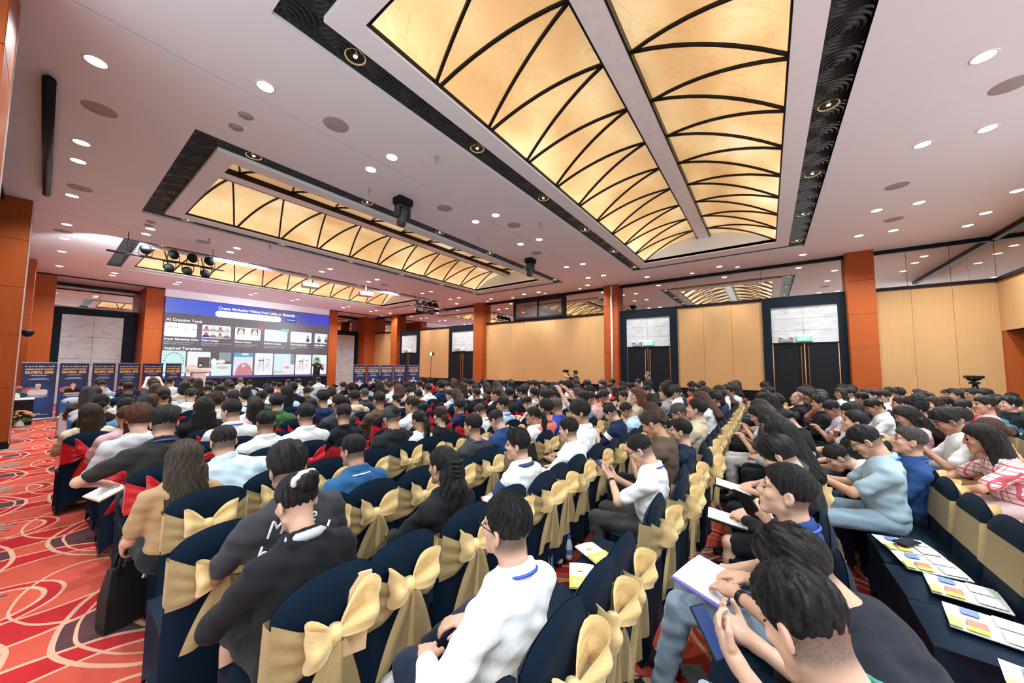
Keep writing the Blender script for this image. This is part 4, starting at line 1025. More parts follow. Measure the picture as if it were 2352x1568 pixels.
for i, (px, py, r, pr, hs_, hc, tc, bc) in enumerate(ED):
    fg = proto(pr); x, y, s = solve(px, py, r, fg['J']['H'])
    o = person(fg, x, y, s, None, hs_, HC[hc], TC[tc], BC.get(bc, BC['jeans']), i, fine=x < 3.4 and r < 5)
    people.append((r, x, o, f"person in {'off-white' if tc == 'offwhite' else tc} {TOPW(pr)}, {'' if hs_ == 'bald' else hc+' '}{HN[hs_]}{' hair' if hs_ != 'bald' else ' head'}{', '+ACT[pr] if pr in ACT else ''}")); occupy(r, x, y)
# ------------------------------------------------------------------ people near enough to need a pose of their own
def hero(px, py, r, label, hs_, hc, tc, bc, sk=0, h=.0078, smin=.95, smax=1.05, bm='denim', sc=(.03, .03, .032), dx=0, tm='cloth', **kw):
    pk = {k: v for k, v in kw.items() if k in ('lean', 'side', 'yaw', 'pitch', 'roll', 'slump', 'legs', 'female', 'w', 'neck', 'turn')}
    x, y, s = solve(px, py, r, skeleton(**pk)['H'], smin, smax)
    for a in 'LR':
        if isinstance(kw.get(a), tuple) and kw[a][0] == 'w': kw[a] = ((np.array(kw[a][1])-V3(x, y, 0))/s, kw[a][2])
    fg = build_figure('person', h=h, **kw)
    o = person(fg, x, y, s, label, hs_, HC.get(hc, hc), TC.get(tc, tc), BC.get(bc, bc), sk, fine=True, bm=bm, sc=sc, tm=tm); occupy(r, x+dx, y); o['seat'] = 1
    return o, fg
HERO = {}
D = lambda *a: a
HERO['shirt'] = hero(1164, 1214, 0, 'man in white long-sleeved shirt, short black hair and glasses, leg crossed, nearest the camera', 'fade', 'black', (.86, .86, .87), 'navy', 2, h=.007, sleeve='long', bulk=1.06, lean=2, yaw=-2, pitch=-4, side=5, L=((-.19, .20, .70), (-.8, -.4, -.3)), R='lap', legs=('flat', ((.16, .26, .66), (.07, .50, .45), (-.05, .58, .36))), sc=(.75, .73, .72), neck=.01)
HERO['bun'] = hero(681, 1153, 1, 'woman in black blazer over grey collar, black hair in a bun with pale scrunchie', 'bun', 'black', 'black', 'black', 2, h=.007, female=True, sleeve='long', jacket=True, skirt=True, lean=6, pitch=14, yaw=8, L='knee', R='lap', bulk=1.12)
HERO['script'] = hero(660, 1076, 2, 'person in charcoal tee with white script on the back, tousled black hair', 'tousled', 'black', 'charcoal', 'navy', 1, smin=1.03, bulk=1.18, collar=False, lean=8, pitch=12, side=-3, L='knee', R='lap', legs=('wide', 'wide'))
HERO['bag'] = hero(423, 1052, 3, 'woman in camel jacket with long streaked hair, arm reaching down to a black handbag', 'longwave', (.10, .07, .045), 'camel', 'black', 0, female=True, sleeve='short', collar=False, lean=2, pitch=10, side=4, dx=.13, L=('w', (.40, 3.49, .57), V3(-.15, -1, .0)), R='lap', hands={'L': {'curl': 1.3, 'dirn': (-.15, .25, -1), 'up': (-1, .0, .1)}})
HERO['black_polo'] = hero(377, 972, 4, 'man in black polo and blue lanyard, short black hair, elbow out over a notebook', 'fade', 'black', (.028, .026, .024), 'black', 0, smax=1.1, lean=6, pitch=6, side=2, L=((-.27, .24, .70), (-1, -.5, 0)), R='lap', bulk=1.1)
HERO['light_blue'] = hero(513, 1014, 3, 'broad man in pale blue polo leaning on his elbow, short dark hair', 'crop', 'dark', (.60, .76, .90), 'navy', 0, lean=14, pitch=10, side=-4, bulk=1.22, R=((.34, .18, .72), (.9, -.3, .2)), L='knee', smax=1.1)
HERO['blue_sweater'] = hero(811, 1034, 2, 'balding man with glasses in blue sweater with striped collar', 'thinning', 'black', (.03, .11, .25), 'navy', 1, sleeve='long', lean=2, yaw=14, pitch=6, L='lap', R='lap', bulk=1.05)
HERO['clip'] = hero(1017, 1070, 1, 'woman in black with very long black hair held by a braided black clip', 'clip', 'black', 'black', 'charcoal' if False else (.08, .075, .07), 1, h=.007, female=True, sleeve='long', collar=False, lean=0, pitch=4, L='knee', R='lap')
HERO['cap'] = hero(899, 957, 3, 'person in black hoodie and dark cap, seen from behind', 'crop', 'black', (.022, .023, .026), 'black', 0, sleeve='long', hood=True, collar=False, lean=4, pitch=6, bulk=1.08)
HERO['sport'] = hero(1189, 1022, 1, 'young man in white and navy sports jacket, short black hair, turned left', 'tousled', 'black', (.80, .80, .80), 'navy', 2, sleeve='long', yaw=24, pitch=2, lean=0, L='lap', R='lap')
HERO['white_far'] = hero(1306, 987, 1, 'man in crisp white shirt, neat black hair, hands on a dark laptop', 'short', 'black', (.84, .84, .85), 'black', 2, sleeve='long', yaw=6, pitch=4, lean=4, L='write', R='write')
HERO['phone_white'] = hero(1472, 1033, 0, 'man with glasses in white polo and blue lanyard, holding a phone', 'crop', 'black', (.80, .80, .82), (.05, .048, .046), 2, h=.0065, lean=2, yaw=4, pitch=28, L=((-.03, .30, .86), (-.8, -.2, -.8)), R=((.05, .27, .84), (.8, -.2, -.8)), hands={'L': {'curl': .9, 'dirn': (.3, .75, .5), 'up': (-.3, .4, -.6)}, 'R': {'curl': .8, 'dirn': (-.35, .7, .5), 'up': (.2, .4, -.6)}})
HERO['navy_tee'] = hero(1563, 990, 0, 'man in dark navy tee, black hair, arms folded, looking left', 'short', 'black', (.012, .020, .040), 'black', 2, collar=False, yaw=6, pitch=-2, lean=-2, L='cross', R='cross')
HERO['jeans_blue'] = hero(1806, 1130, -1, 'man in navy blue polo and pale jeans, looking up at the stage, phone in hand', 'short', 'black', (.022, .05, .19), 'light', 2, h=.0065, yaw=0, pitch=-8, lean=0, L=('w', at_z(1748, 1150, .85), V3(-.8, -.2, -.7)), R='lap', legs=('fwd', 'fwd'), hands={'L': {'curl': .9, 'dirn': (.2, .8, .5), 'up': (-.6, .3, -.4)}})
HERO['shorts'] = hero(1790, 1045, -1, 'person in black top and black shorts, black hair, notebook on bare knees', 'bowl', 'black', 'black', 'black', 2, yaw=-12, pitch=30, lean=8, slump=.01, sleeve='long', collar=False, L='write', R='write', shorts=True)
HERO['girl'] = hero(1792, 1001, -1, 'woman with long glossy black hair writing in a notebook', 'long', 'black', (.05, .05, .055), 'black', 2, female=True, yaw=-14, pitch=22, lean=6, slump=.0, collar=False, sleeve='short', L='write', R='write')
HERO['notebook'] = hero(1840, 1310, -1, 'person with wavy dark hair bent over a white notebook, black trousers', 'wavy', 'dark', (.02, .022, .03), 'black', 0, h=.0065, yaw=-16, pitch=42, lean=34, collar=False, slump=.05, L=('w', (1.98, .30, .74), V3(-.9, -.1, -.4)), R=('w', (2.06, .10, .74), V3(.9, -.2, -.4)), legs=('fwd', 'wide'), hands={'L': {'curl': .5, 'dirn': (.65, .75, -.15), 'up': (-.2, .2, 1)}, 'R': {'curl': .6, 'dirn': (.1, 1, -.1), 'up': (0, .1, 1)}})
HERO['teal'] = hero(1850, 1440, -1, 'man in teal green shirt and torn pale jeans looking at his phone, closest head', 'fade', 'black', 'seagreen', 'light', 2, h=.0062, yaw=-40, pitch=26, lean=14, slump=.05, L=('w', at_z(1675, 1500, .79), V3(-.8, -.2, -.8)), R=('w', at_z(1725, 1470, .79), V3(.8, -.2, -.8)), legs=('fwd', ((.27, .40, .60), (.24, .42, .10), (.27, .58, .045))), hands={'L': {'curl': 1.0, 'dirn': (.45, .6, .6), 'up': (-.5, .5, -.3)}, 'R': {'curl': .9, 'dirn': (-.2, .7, .5), 'up': (.3, .4, -.6)}})
HERO['grey_polo'] = hero(1989, 1013, -2, 'man in grey blue polo and faded jeans, glasses, head bowed over a phone', 'short', 'black', (.33, .43, .48), (.27, .37, .45), 0, h=.0065, yaw=-8, pitch=34, lean=0, slump=.02, smin=1.0, smax=1.03, L=((-.02, .33, .80), (-.8, -.2, -.6)), R=((.08, .30, .78), (.8, -.2, -.7)), legs=('wide', 'flat'), hands={'L': {'curl': .8, 'dirn': (.3, .85, .35), 'up': (-.4, .5, .3)}})
HERO['bent_white'] = hero(1925, 1050, -2, 'person in white tee bent far forward, jeans, holding a paper', 'short', 'black', (.82, .82, .80), 'jeans', 2, h=.009, lean=62, pitch=40, L=((-.12, .62, .62), (-.8, 0, -.4)), R='knee', smin=.9, collar=False)
HERO['blue_grey'] = hero(2088, 1013, -2, 'older man in navy blue polo with short grey hair, looking up, beside the bowed man', 'crop', 'grey', (.022, .06, .17), 'navy', 0, h=.009, smin=.95, smax=.97, pitch=-8, lean=-6)
HERO['plaid'] = hero(2254, 1008, -3, 'woman in red and white checked shirt, long dark hair, arms stretched to her knees', 'long', 'dark', (.60, .42, .40), (.55, .42, .40), 1, h=.009, female=True, lean=18, pitch=12, yaw=-10, L=((-.12, .46, .66), (-.8, -.4, 0)), R=((.12, .44, .66), (.8, -.4, 0)), tm='plaid')
for k in HERO: people.append((None, 0, HERO[k][0], None))
# ------------------------------------------------------------------ fill every row with seats; seat the far audience
EMPTY = {0: [(1390, 1400), (1440, 1310), (1520, 1220)], 1: [(735, 1417), (930, 1324), (1077, 1241), (1226, 1138), (1288, 1113), (1332, 1079), (1373, 1074)], 2: [(523, 1275), (739, 1187), (866, 1162), (965, 1120), (1116, 1072)], 3: [(440, 1195), (910, 1067), (989, 1035), (1038, 1020)], 4: [(350, 1090)]}
for r, L in EMPTY.items():
    for px, py in L:
        x = at_y(px, py, ybow(r))[0]
        if all(abs(x-q) > .2 for q in seats.get(r, [])): occupy(r, x)
XMIN = {-1: .95, -2: 1.75, -3: 3.6, -4: 6.0, -5: 8.4, -6: 10.6}
rowseats = {}
for r in range(-6, 17):
    k = sorted(seats.get(r, [])); xs = []
    for x in k:
        if not xs or x-xs[-1] > .27: xs.append(x)
    if not xs: xs = [.70 if r >= 0 else XMIN[r]+.3]
    while xs[0]-.44 > (.50 if r >= 0 else XMIN[r]): xs.insert(0, xs[0]-.44)
    lim = 12.9 if r < 9 else 12.2
    while xs[-1]+.44 < lim: xs.append(xs[-1]+.44)
    out = [xs[0]]
    for a in xs[1:]:
        g = a-out[-1]; n = max(0, int(round(g/.45))-1); b0 = out[-1]
        out += [b0+g*(j+1)/(n+1) for j in range(n)]+[a]
    rowseats[r] = out
rr = random.Random(11); taken = {r: sorted(seats.get(r, [])) for r in rowseats}
cand = []
for r, xs in rowseats.items():
    for x in xs:
        occ = any(abs(x-q) < .3 for q in ([p[1] for p in people if p[0] == r]+[h[0].location.x for h in HERO.values() if abs(h[0].location.y-yseat(r)) < .42]))
        if occ: continue
        fill = 0
        if r >= 10: fill = .42 if x < 7.5 else .75
        elif r >= 4: fill = .9 if x > 4.6+.25*(r-4) else (.45 if r >= 7 else 0)
        elif r >= 0: fill = .9 if x > 6.0-.0*r else 0
        elif r == -1: fill = .35 if x > 6 else 0
        else: fill = .85 if x > 5.0-1.2*r*0+ (1.0 if r == -2 else 0) else 0
        if rr.random() < fill:
            q = project((x, yseat(r), 1.2))
            if -20 < q[0] < 2372 and q[2] > 0: cand.append((q[2], r, x))
cand.sort(); NMAX = 298-len(people)
MPR = ['m_lap', 'm_phone', 'm_lean', 'm_left', 'm_right', 'm_up', 'm_long', 'm_jacket', 'm_tee', 'm_teeside', 'm_chin', 'm_cross', 'm_hood', 'm_longphone']; FPR = ['f_lap', 'f_phone', 'f_long', 'f_left', 'f_jacket']
TOPS = ['white']*9+['offwhite']*2+['black']*6+['charcoal']*4+['navy']*3+['grey', 'palegrey', 'beige', 'cream', 'brown', 'olive', 'blue', 'sky', 'pink', 'red', 'green', 'lavender', 'camel']
for dpt, r, x in cand[:NMAX]:
    fem = rr.random() < .36; pr = rr.choice(FPR if fem else MPR); hs_ = rr.choice(['long', 'longwave', 'bob', 'pony', 'lowbun', 'long']) if fem else rr.choice(['short', 'short', 'fade', 'crop', 'tousled', 'bowl', 'wavy'])
    hc = rr.choice(['black', 'black', 'dark', 'brown', 'auburn'] if fem else ['black', 'black', 'black', 'dark']); tc = rr.choice(TOPS); s = rr.uniform(.95, 1.05)
    o = person(proto(pr), x+rr.uniform(-.03, .03), yseat(r)+rr.uniform(-.02, .05), s, None, hs_, HC[hc], TC[tc], BC[rr.choice(['black', 'navy', 'jeans', 'grey'])], rr.randrange(4), rz=rr.uniform(-.12, .12))
    people.append((r, x, o, f"person in {'off-white' if tc == 'offwhite' else tc} {TOPW(pr)}, {hc} {HN[hs_]} hair{', '+ACT[pr] if pr in ACT else ''}"))
for r, x, o, dsc in people:
    if r is None: continue
    i = int(np.argmin([abs(x-q) for q in rowseats[r]])); o['label'] = fit(dsc, f"; {ordn(r+6)} row, {ordn(i)} seat")
# ------------------------------------------------------------------ chairs
allc = []
for r, xs in rowseats.items():
    for i, x in enumerate(xs):
        y = yseat(r); near_ = [(abs(x-a), b) for a, b in PY.get(r, []) if abs(x-a) < .22]
        if near_ and r >= 0: y = min(max(min(near_)[1], y-.3), y+.3)
        q = project((x, y-.25, .8))
        if q[2] < .15 or not (-250 < q[0] < 2500) or q[1] > 2300: continue
        allc.append((q[2], r, i, x, y))
allc.sort(); rest = []
for n, (dpt, r, i, x, y) in enumerate(allc):
    white = r >= 10 and x < 6.5; c = 'blue' if white else ('gold' if r <= 3 else 'red')
    if n < 298:
        lab = f"{'pale grey' if white else 'black'} covered chair with {c} sash, {ordn(r+6)} row from back, {ordn(i)} seat from left"
        chair(x, y, c, rr.randrange(2 if c == 'blue' else 4), lab, dpt < 5.5, rr.uniform(-.05, .05), 'cover_white' if white else 'cover', not (r == -1 and x < 3.6))
    else: rest.append((x, y, white))
mb = MB()
for x, y, white in rest:
    mb.mi = 2 if white else 0
    v = []; 
    for yy in (-.20, -.255): v += [(x+BW*u, y+yy, z) for u, z in ((-1, .05), (-1, .80), (-.5, .90), (0, .93), (.5, .90), (1, .80), (1, .05))]
    mb.add(v, [(6, 5, 4, 3, 2, 1, 0), (7, 8, 9, 10, 11, 12, 13)]+[(k, k+1, k+8, k+7) for k in range(6)]); mb.box(x-.21, x+.21, y-.2, y+.22, .05, .475)
    mb.mi = 3 if white else 1; mb.box(x-.215, x+.215, y-.27, y-.185, .62, .80); mb.box(x-.1, x+.1, y-.33, y-.27, .66, .78)
tag(mb.obj('banquet_chairs', [M['cover'], M['red'], M['cover_white'], M['blue']]), 'farther rows of covered banquet chairs among the audience', 'chairs', kind='stuff')
# ------------------------------------------------------------------ flat print helpers
UP = Matrix(((1, 0, 0, 0), (0, 0, -1, 0), (0, 1, 0, 0), (0, 0, 0, 1)))     # stands text upright, facing -y
def stand(o, x, y, z, R=None): o.matrix_local = Matrix.Translation((x, y, z)) @ UP; return o
EM = {}
def em(c, st=1.0):
    k = (tuple(round(q, 3) for q in c), st)
    if k not in EM: EM[k] = emit('screen_light', c, st)
    return EM[k]
def rrect(x0, x1, z0, z1, y, r, th=.008, n=4):
    pts = []
    for cx, cz, a0 in ((x1-r, z1-r, 0), (x0+r, z1-r, 90), (x0+r, z0+r, 180), (x1-r, z0+r, 270)):
        for i in range(n+1): a = math.radians(a0+90*i/n); pts.append((cx+r*math.cos(a), cz+r*math.sin(a)))
    return MB().poly(pts, y-th, y)
def disc(cx, cz, rx, rz, y, th=.006, n=14, a0=0, a1=360):
    return MB().poly([(cx+rx*math.cos(math.radians(a0+(a1-a0)*i/n)), cz+rz*math.sin(math.radians(a0+(a1-a0)*i/n))) for i in range(n+(0 if a1-a0 >= 360 else 1))], y-th, y)
# ------------------------------------------------------------------ LED wall
YC = YS-.06
scr = tag(empty('led_screen', (0, 0, 0)), 'large LED wall showing a video-making web page above the stage', 'screen')
def sx(zx, zy):
    p_ = at_y(370+zx/5.7366, 670+zy/5.7366, YC); return p_[0], p_[2]
t = MT('led_background', (.01, .01, .01), .4); x, y, z = t.xyz(t.world()); g = t.ramp((x-3.2)*.1353, [(0, (.10, .16, .62)), (.33, (.02, .07, .72)), (.62, (.06, .05, .22)), (1, (.05, .06, .62))])
n = t.noise(t.world(), 60, 2); t.set('Emission Color', t.mix(z > 4.09, t.mix(n, (.075, .052, .085), (.14, .095, .12)), g)); t.set('Emission Strength', .95); LEDBG = t.m
MB().box(3.19, 10.57, YC, YS-.01, 1.02, 4.79).obj('display', LEDBG, scr)
MB().box(3.17, 10.59, YC+.005, YS-.012, 1.0, 4.81).obj('bezel', M['black'], scr)
MB().box(3.19, 10.57, YC-.006, YC, 1.02, 1.10).obj('footer', em((.16, .10, .42), .8), scr)
white = em((1, 1, 1), 1.15); soft = em((.86, .90, .97), 1.0)
a = sx(760, 195); b = sx(1765, 300); hz = .5*(sx(760, 215)[1]+sx(1765, 318)[1])-.06
stand(text_mesh('Create Marketing Videos from Links or Materials', .2, white, scr, 'heading', bold=.004, width=b[0]-a[0]), (a[0]+b[0])/2, YC-.004, hz)
a = sx(715, 285); b = sx(1582, 362); rrect(a[0], b[0], a[1]-.16, a[1]+.16, YC, .155).obj('search_bar', white, scr)
a = sx(1640, 365); b = sx(1785, 390); rrect(a[0], b[0], a[1]-.14, a[1]+.13, YC, .13).obj('button', em((.05, .09, .40)), scr); stand(text_mesh('Generate', .11, white, scr, 'button_text'), (a[0]+b[0])/2, YC-.012, a[1]-.04)
stand(text_mesh('AI Creation Tools', .17, white, scr, 'subheading', align='LEFT', bold=.003), 3.26, YC-.004, sx(60, 355)[1]-.06)
stand(text_mesh('Inspired Templates', .17, white, scr, 'subheading', align='LEFT', bold=.003), 3.26, YC-.004, sx(30, 735)[1]-.06)
CARDS = [(50, 480, 395, 580, 'Avatar Marketing Video', 'Create a marketing video with\nbuilt-in tools of expression'), (545, 925, 430, 605, 'Video Avatar', 'Create avatar videos to share your\nideas from a video'), (980, 1315, 465, 628, 'Photos Avatar', 'Create an avatar talking from\nphotos and emotions'), (1365, 1668, 493, 650, 'Product Avatars', 'Try on product models and see\nthe lifelike results and details'), (1710, 1985, 522, 665, 'Voice Generation', 'Create a narration in every\nlanguage'), (2025, 2192, 548, 675, 'Image Maker', 'Make an image')]
for i, (u0, u1, v0, v1, ti, su) in enumerate(CARDS):
    x0, z1 = sx(u0, v0); x1 = sx(u1, v0)[0]; z0 = sx(u0, v1)[1]; x0 = max(x0, 3.22); x1 = min(x1, 10.55)
    cd = rrect(x0, x1, z0, z1, YC, .06).obj('card', soft if i % 2 else white, scr); w = x1-x0; h = z1-z0
    stand(text_mesh(ti, .125, white, cd, 'card_title', align='LEFT', bold=.003), x0, YC-.004, z0-.16); stand(text_mesh(su, .085, em((.75, .9, .92), .8), cd, 'card_text', align='LEFT'), x0, YC-.004, z0-.28)
    y_ = YC-.009
    if i == 0:
        for q, k in ((.18, (.25, .28, .3)), (.35, (.1, .4, .3)), (.66, (.35, .38, .4)), (.92, (.2, .3, .5))): disc(x0+w*q, z0+h*(.62-.1*(q > .5)), .12, .05, y_, a0=20, a1=160).obj('thumbnail_mark', em(k), cd)
    if i == 1:
        for k in range(8):
            cx, cz = x0+w*(.14+.24*(k % 4)), z0+h*(.72 if k < 4 else .25); c_ = [(.75, .2, .25), (.3, .5, .5), (.8, .25, .3), (.6, .6, .62), (.03, .04, .3), (.3, .2, .2), (.7, .35, .35), (.25, .16, .16)][k]
            disc(cx, cz-.13, .14, .15, y_, a0=0, a1=180).obj('thumbnail_bust', em(c_), cd); disc(cx, cz+.05, .06, .075, y_-.004).obj('thumbnail_head', em((.9, .62, .5) if k % 2 else (.35, .2, .18)), cd)
    if i == 2:
        for q in (.22, .76): MB().box(x0+w*(q-.14), x0+w*(q+.14), y_-.005, y_, z0+h*.38, z0+h*.93).obj('thumbnail_back', em((.13, .14, .16)), cd); disc(x0+w*q, z0+h*.38, .13, .32, y_-.006, a0=0, a1=180).obj('thumbnail_hair', em((.85, .78, .72)), cd); disc(x0+w*q, z0+h*.58, .06, .10, y_-.012).obj('thumbnail_face', em((.95, .75, .66)), cd)
        rrect(x1-.12, x1+.08, z1-.06, z1+.10, YC-.006, .03).obj('badge', em((1, .15, .25)), cd)
    if i == 3: rrect(x0+w*.72, x1+.06, z1-.05, z1+.10, YC-.006, .03).obj('badge', em((.2, .8, .45)), cd)
    if i in (4, 5):
        for q in ((.82,) if i == 4 else (.35, .9)): disc(x0+w*q, z0+h*.12, .09, h*.62, y_, a0=0, a1=180).obj('thumbnail_hair', em((.10, .08, .08)), cd); disc(x0+w*q, z0+h*.52, .045, .07, y_-.006).obj('thumbnail_face', em((.9, .7, .6)), cd)
TH = [(12, 330, 770, 1090, (.62, .85, .82)), (350, 655, 785, 1092, (.84, .90, .90)), (668, 940, 795, 1085, (.13, .115, .12)), (962, 1215, 800, 1080, (.78, .76, .92)), (1240, 1478, 805, 1085, (.86, .90, .93)), (1492, 1760, 815, 1080, (.72, .84, .90)), (1777, 1978, 825, 1078, (.92, .90, .92)), (1997, 2182, 828, 1076, (.80, .93, .90))]
for i, (u0, u1, v0, v1, c_) in enumerate(TH):
    x0, z1 = sx(u0, v0); x1 = sx(u1, v0)[0]; x0 = max(x0, 3.2); x1 = min(x1, 10.56); z0 = 1.14; w = x1-x0; h = z1-z0
    cd = rrect(x0, x1, z0, z1, YC, .05).obj('template_tile', em(c_), scr); y_ = YC-.009
    def R(a, b, c, d, k, dy=0.): return MB().box(x0+w*a, x0+w*b, y_-.004-dy, y_-dy, z0+h*c, z0+h*d).obj('tile_patch', em(k), cd)
    if i == 0:
        for k in range(13): q = math.radians(180*k/12); disc(x0+w*(.5+.42*math.cos(q)), z0+h*(.5+.42*math.sin(q)), .035, .03, y_, n=8).obj('tile_dot', em((.2, .35, .36)), cd)
        R(.25, .75, .30, .36, (.35, .4, .4)); R(.06, .94, .12, .17, (.3, .42, .42))
    if i == 1: R(.45, .98, .12, .78, (.12, .085, .075)); disc(x0+w*.22, z0+h*.25, w*.3, h*.22, y_-.004).obj('tile_hand', em((.88, .60, .48)), cd); disc(x0+w*.58, z0+h*.44, w*.13, h*.15, y_-.010, n=8).obj('tile_watch', em((.05, .05, .06)), cd); R(.52, .64, .40, .48, (.6, .65, .7), .016)
    if i == 2: R(.35, .95, .62, 1.0, (.30, .36, .40)); R(.02, .98, 0, .50, (.70, .90, .92), .002); disc(x0+w*.45, z0+h*.60, w*.22, h*.09, y_-.008).obj('tile_hand', em((.9, .78, .68)), cd); disc(x0+w*.12, z0+h*.58, w*.14, h*.16, y_-.008).obj('tile_sleeve', em((.9, .92, .95)), cd); disc(x0+w*.55, z0+h*.35, w*.3, h*.06, y_-.012).obj('tile_patch', em((.8, .45, .45)), cd)
    if i == 3: R(0, 1, .82, 1, (.10, .42, .62)); R(.4, .75, .90, .98, (.75, .85, .9), .006); disc(x0+w*.55, z0+h*.0, w*.45, h*.55, y_-.003, a0=0, a1=180).obj('tile_patch', em((.62, .25, .28)), cd); disc(x0+w*.5, z0+h*.42, w*.10, h*.07, y_-.012).obj('tile_patch', em((.85, .6, .62)), cd)
    if i in (4, 6):
        for k in range(7): R(.12+.11*k, .17+.11*k, .15+.1*(k % 3), .45+.12*(k % 4), (.55, .45, .5) if k % 2 else (.8, .6, .62))
        R(.2, .5, .62, .70, (.15, .2, .35)); R(.6, .85, .68, .72, (.4, .4, .45))
    if i == 5: R(.50, .75, .08, .62, (.95, .80, .80)); R(.57, .68, .62, .78, (.85, .88, .9)); R(.52, .73, .30, .40, (.8, .3, .35), .006); R(.8, 1, .5, 1, (.25, .35, .45)); R(.0, .45, .1, .16, (.4, .55, .6))
    if i == 7: disc(x0+w*.3, z0+h*.62, w*.28, h*.3, y_).obj('tile_leaf', em((.25, .62, .35)), cd); R(.6, .9, .2, .55, (.85, .45, .45))
# ------------------------------------------------------------------ lectern, speaker
M['speckle'] = plain('pale_speckled_laminate', (.72, .62, .58), .45, bump=(200, .2))
lec = tag(empty('lectern', (3.58, 17.6, .40)), 'pale lectern with broad slab top, standing on the stage edge', 'lectern')
MB().bbox(-.26, .26, -.25, .25, 0, .05, .01).obj('base', M['speckle'], lec)
b = MB(); b.add([(-.17, -.16, .05), (.17, -.16, .05), (.17, .16, .05), (-.17, .16, .05), (-.20, -.18, 1.02), (.20, -.18, 1.02), (.20, .18, 1.02), (-.20, .18, 1.02)], [(3, 2, 1, 0), (4, 5, 6, 7), (0, 1, 5, 4), (1, 2, 6, 5), (2, 3, 7, 6), (3, 0, 4, 7)]); b.obj('column', M['speckle'], lec)
b = MB(); b.bbox(-.32, .32, -.25, .27, 1.02, 1.17, .012); b.obj('reading_slab', M['speckle'], lec)
f = build_figure('person', h=.014, sleeve='long', collar=True, stand=True, lean=2, pitch=4, yaw=0, R=((.06, .20, 1.42), (.8, 0, -.8)), L=((-.05, .24, 1.20), (-.8, 0, -.8)))
sp = person(f, 9.12, 20.3, 1.0, 'speaker in dark clothes standing on stage holding a microphone to the mouth', 'short', HC['black'], (.022, .024, .028), BC['black'], 0, rz=PI*.96, group=None, z=.40)
b = MB(); b.smooth = True; b.tube([(0, 0, -.12), (0, 0, .06)], .013, 8); b.lathe([(.0001, .06), (.022, .07), (.027, .09), (.018, .115), (.0001, .12)], 12, closed=False); mic = b.obj('microphone', M['black']); mic.location = (9.06, 20.06, 1.86); mic.rotation_euler = (.5, 0, 0); tag(mic, 'black handheld microphone in the speaker\'s hand', 'microphone')
# ------------------------------------------------------------------ roll-up banners
t = MT('banner_print', (.02, .025, .10), .5); x, y, z = t.xyz(t.coord()); n = t.noise(t.coord(), 3.2, 4, .6)
dd = (x*x*5.0+(z-.52)*(z-.52)*2.6).sqrt(); t.set('Base Color', t.mix((1.0-dd).max(0.)*.75+n*.25, (.018, .02, .075), (.022, .09, .30))); M['banner'] = t.m
M['b_gold'] = plain('banner_gold_print', (.85, .46, .10), .5); M['b_white'] = plain('banner_white_print', (.75, .75, .78), .5); M['b_skin'] = plain('banner_portrait_skin', (.72, .45, .35), .5); M['b_black'] = plain('banner_portrait_black', (.02, .02, .025), .5); M['b_blue'] = plain('banner_blue_print', (.06, .12, .45), .5); M['b_glow'] = plain('banner_pink_print', (.50, .14, .13), .6)
BT = text_mesh('GLOBAL 2025', .105, M['b_gold'], None, 'lettering', bold=.006, extrude=.0015); BTm = BT.data; bpy.data.objects.remove(BT)
BT = text_mesh('MARKET INSIGHT SUMMIT', .05, M['b_gold'], None, 'lettering', bold=.004, extrude=.0015); BUm = BT.data; bpy.data.objects.remove(BT)
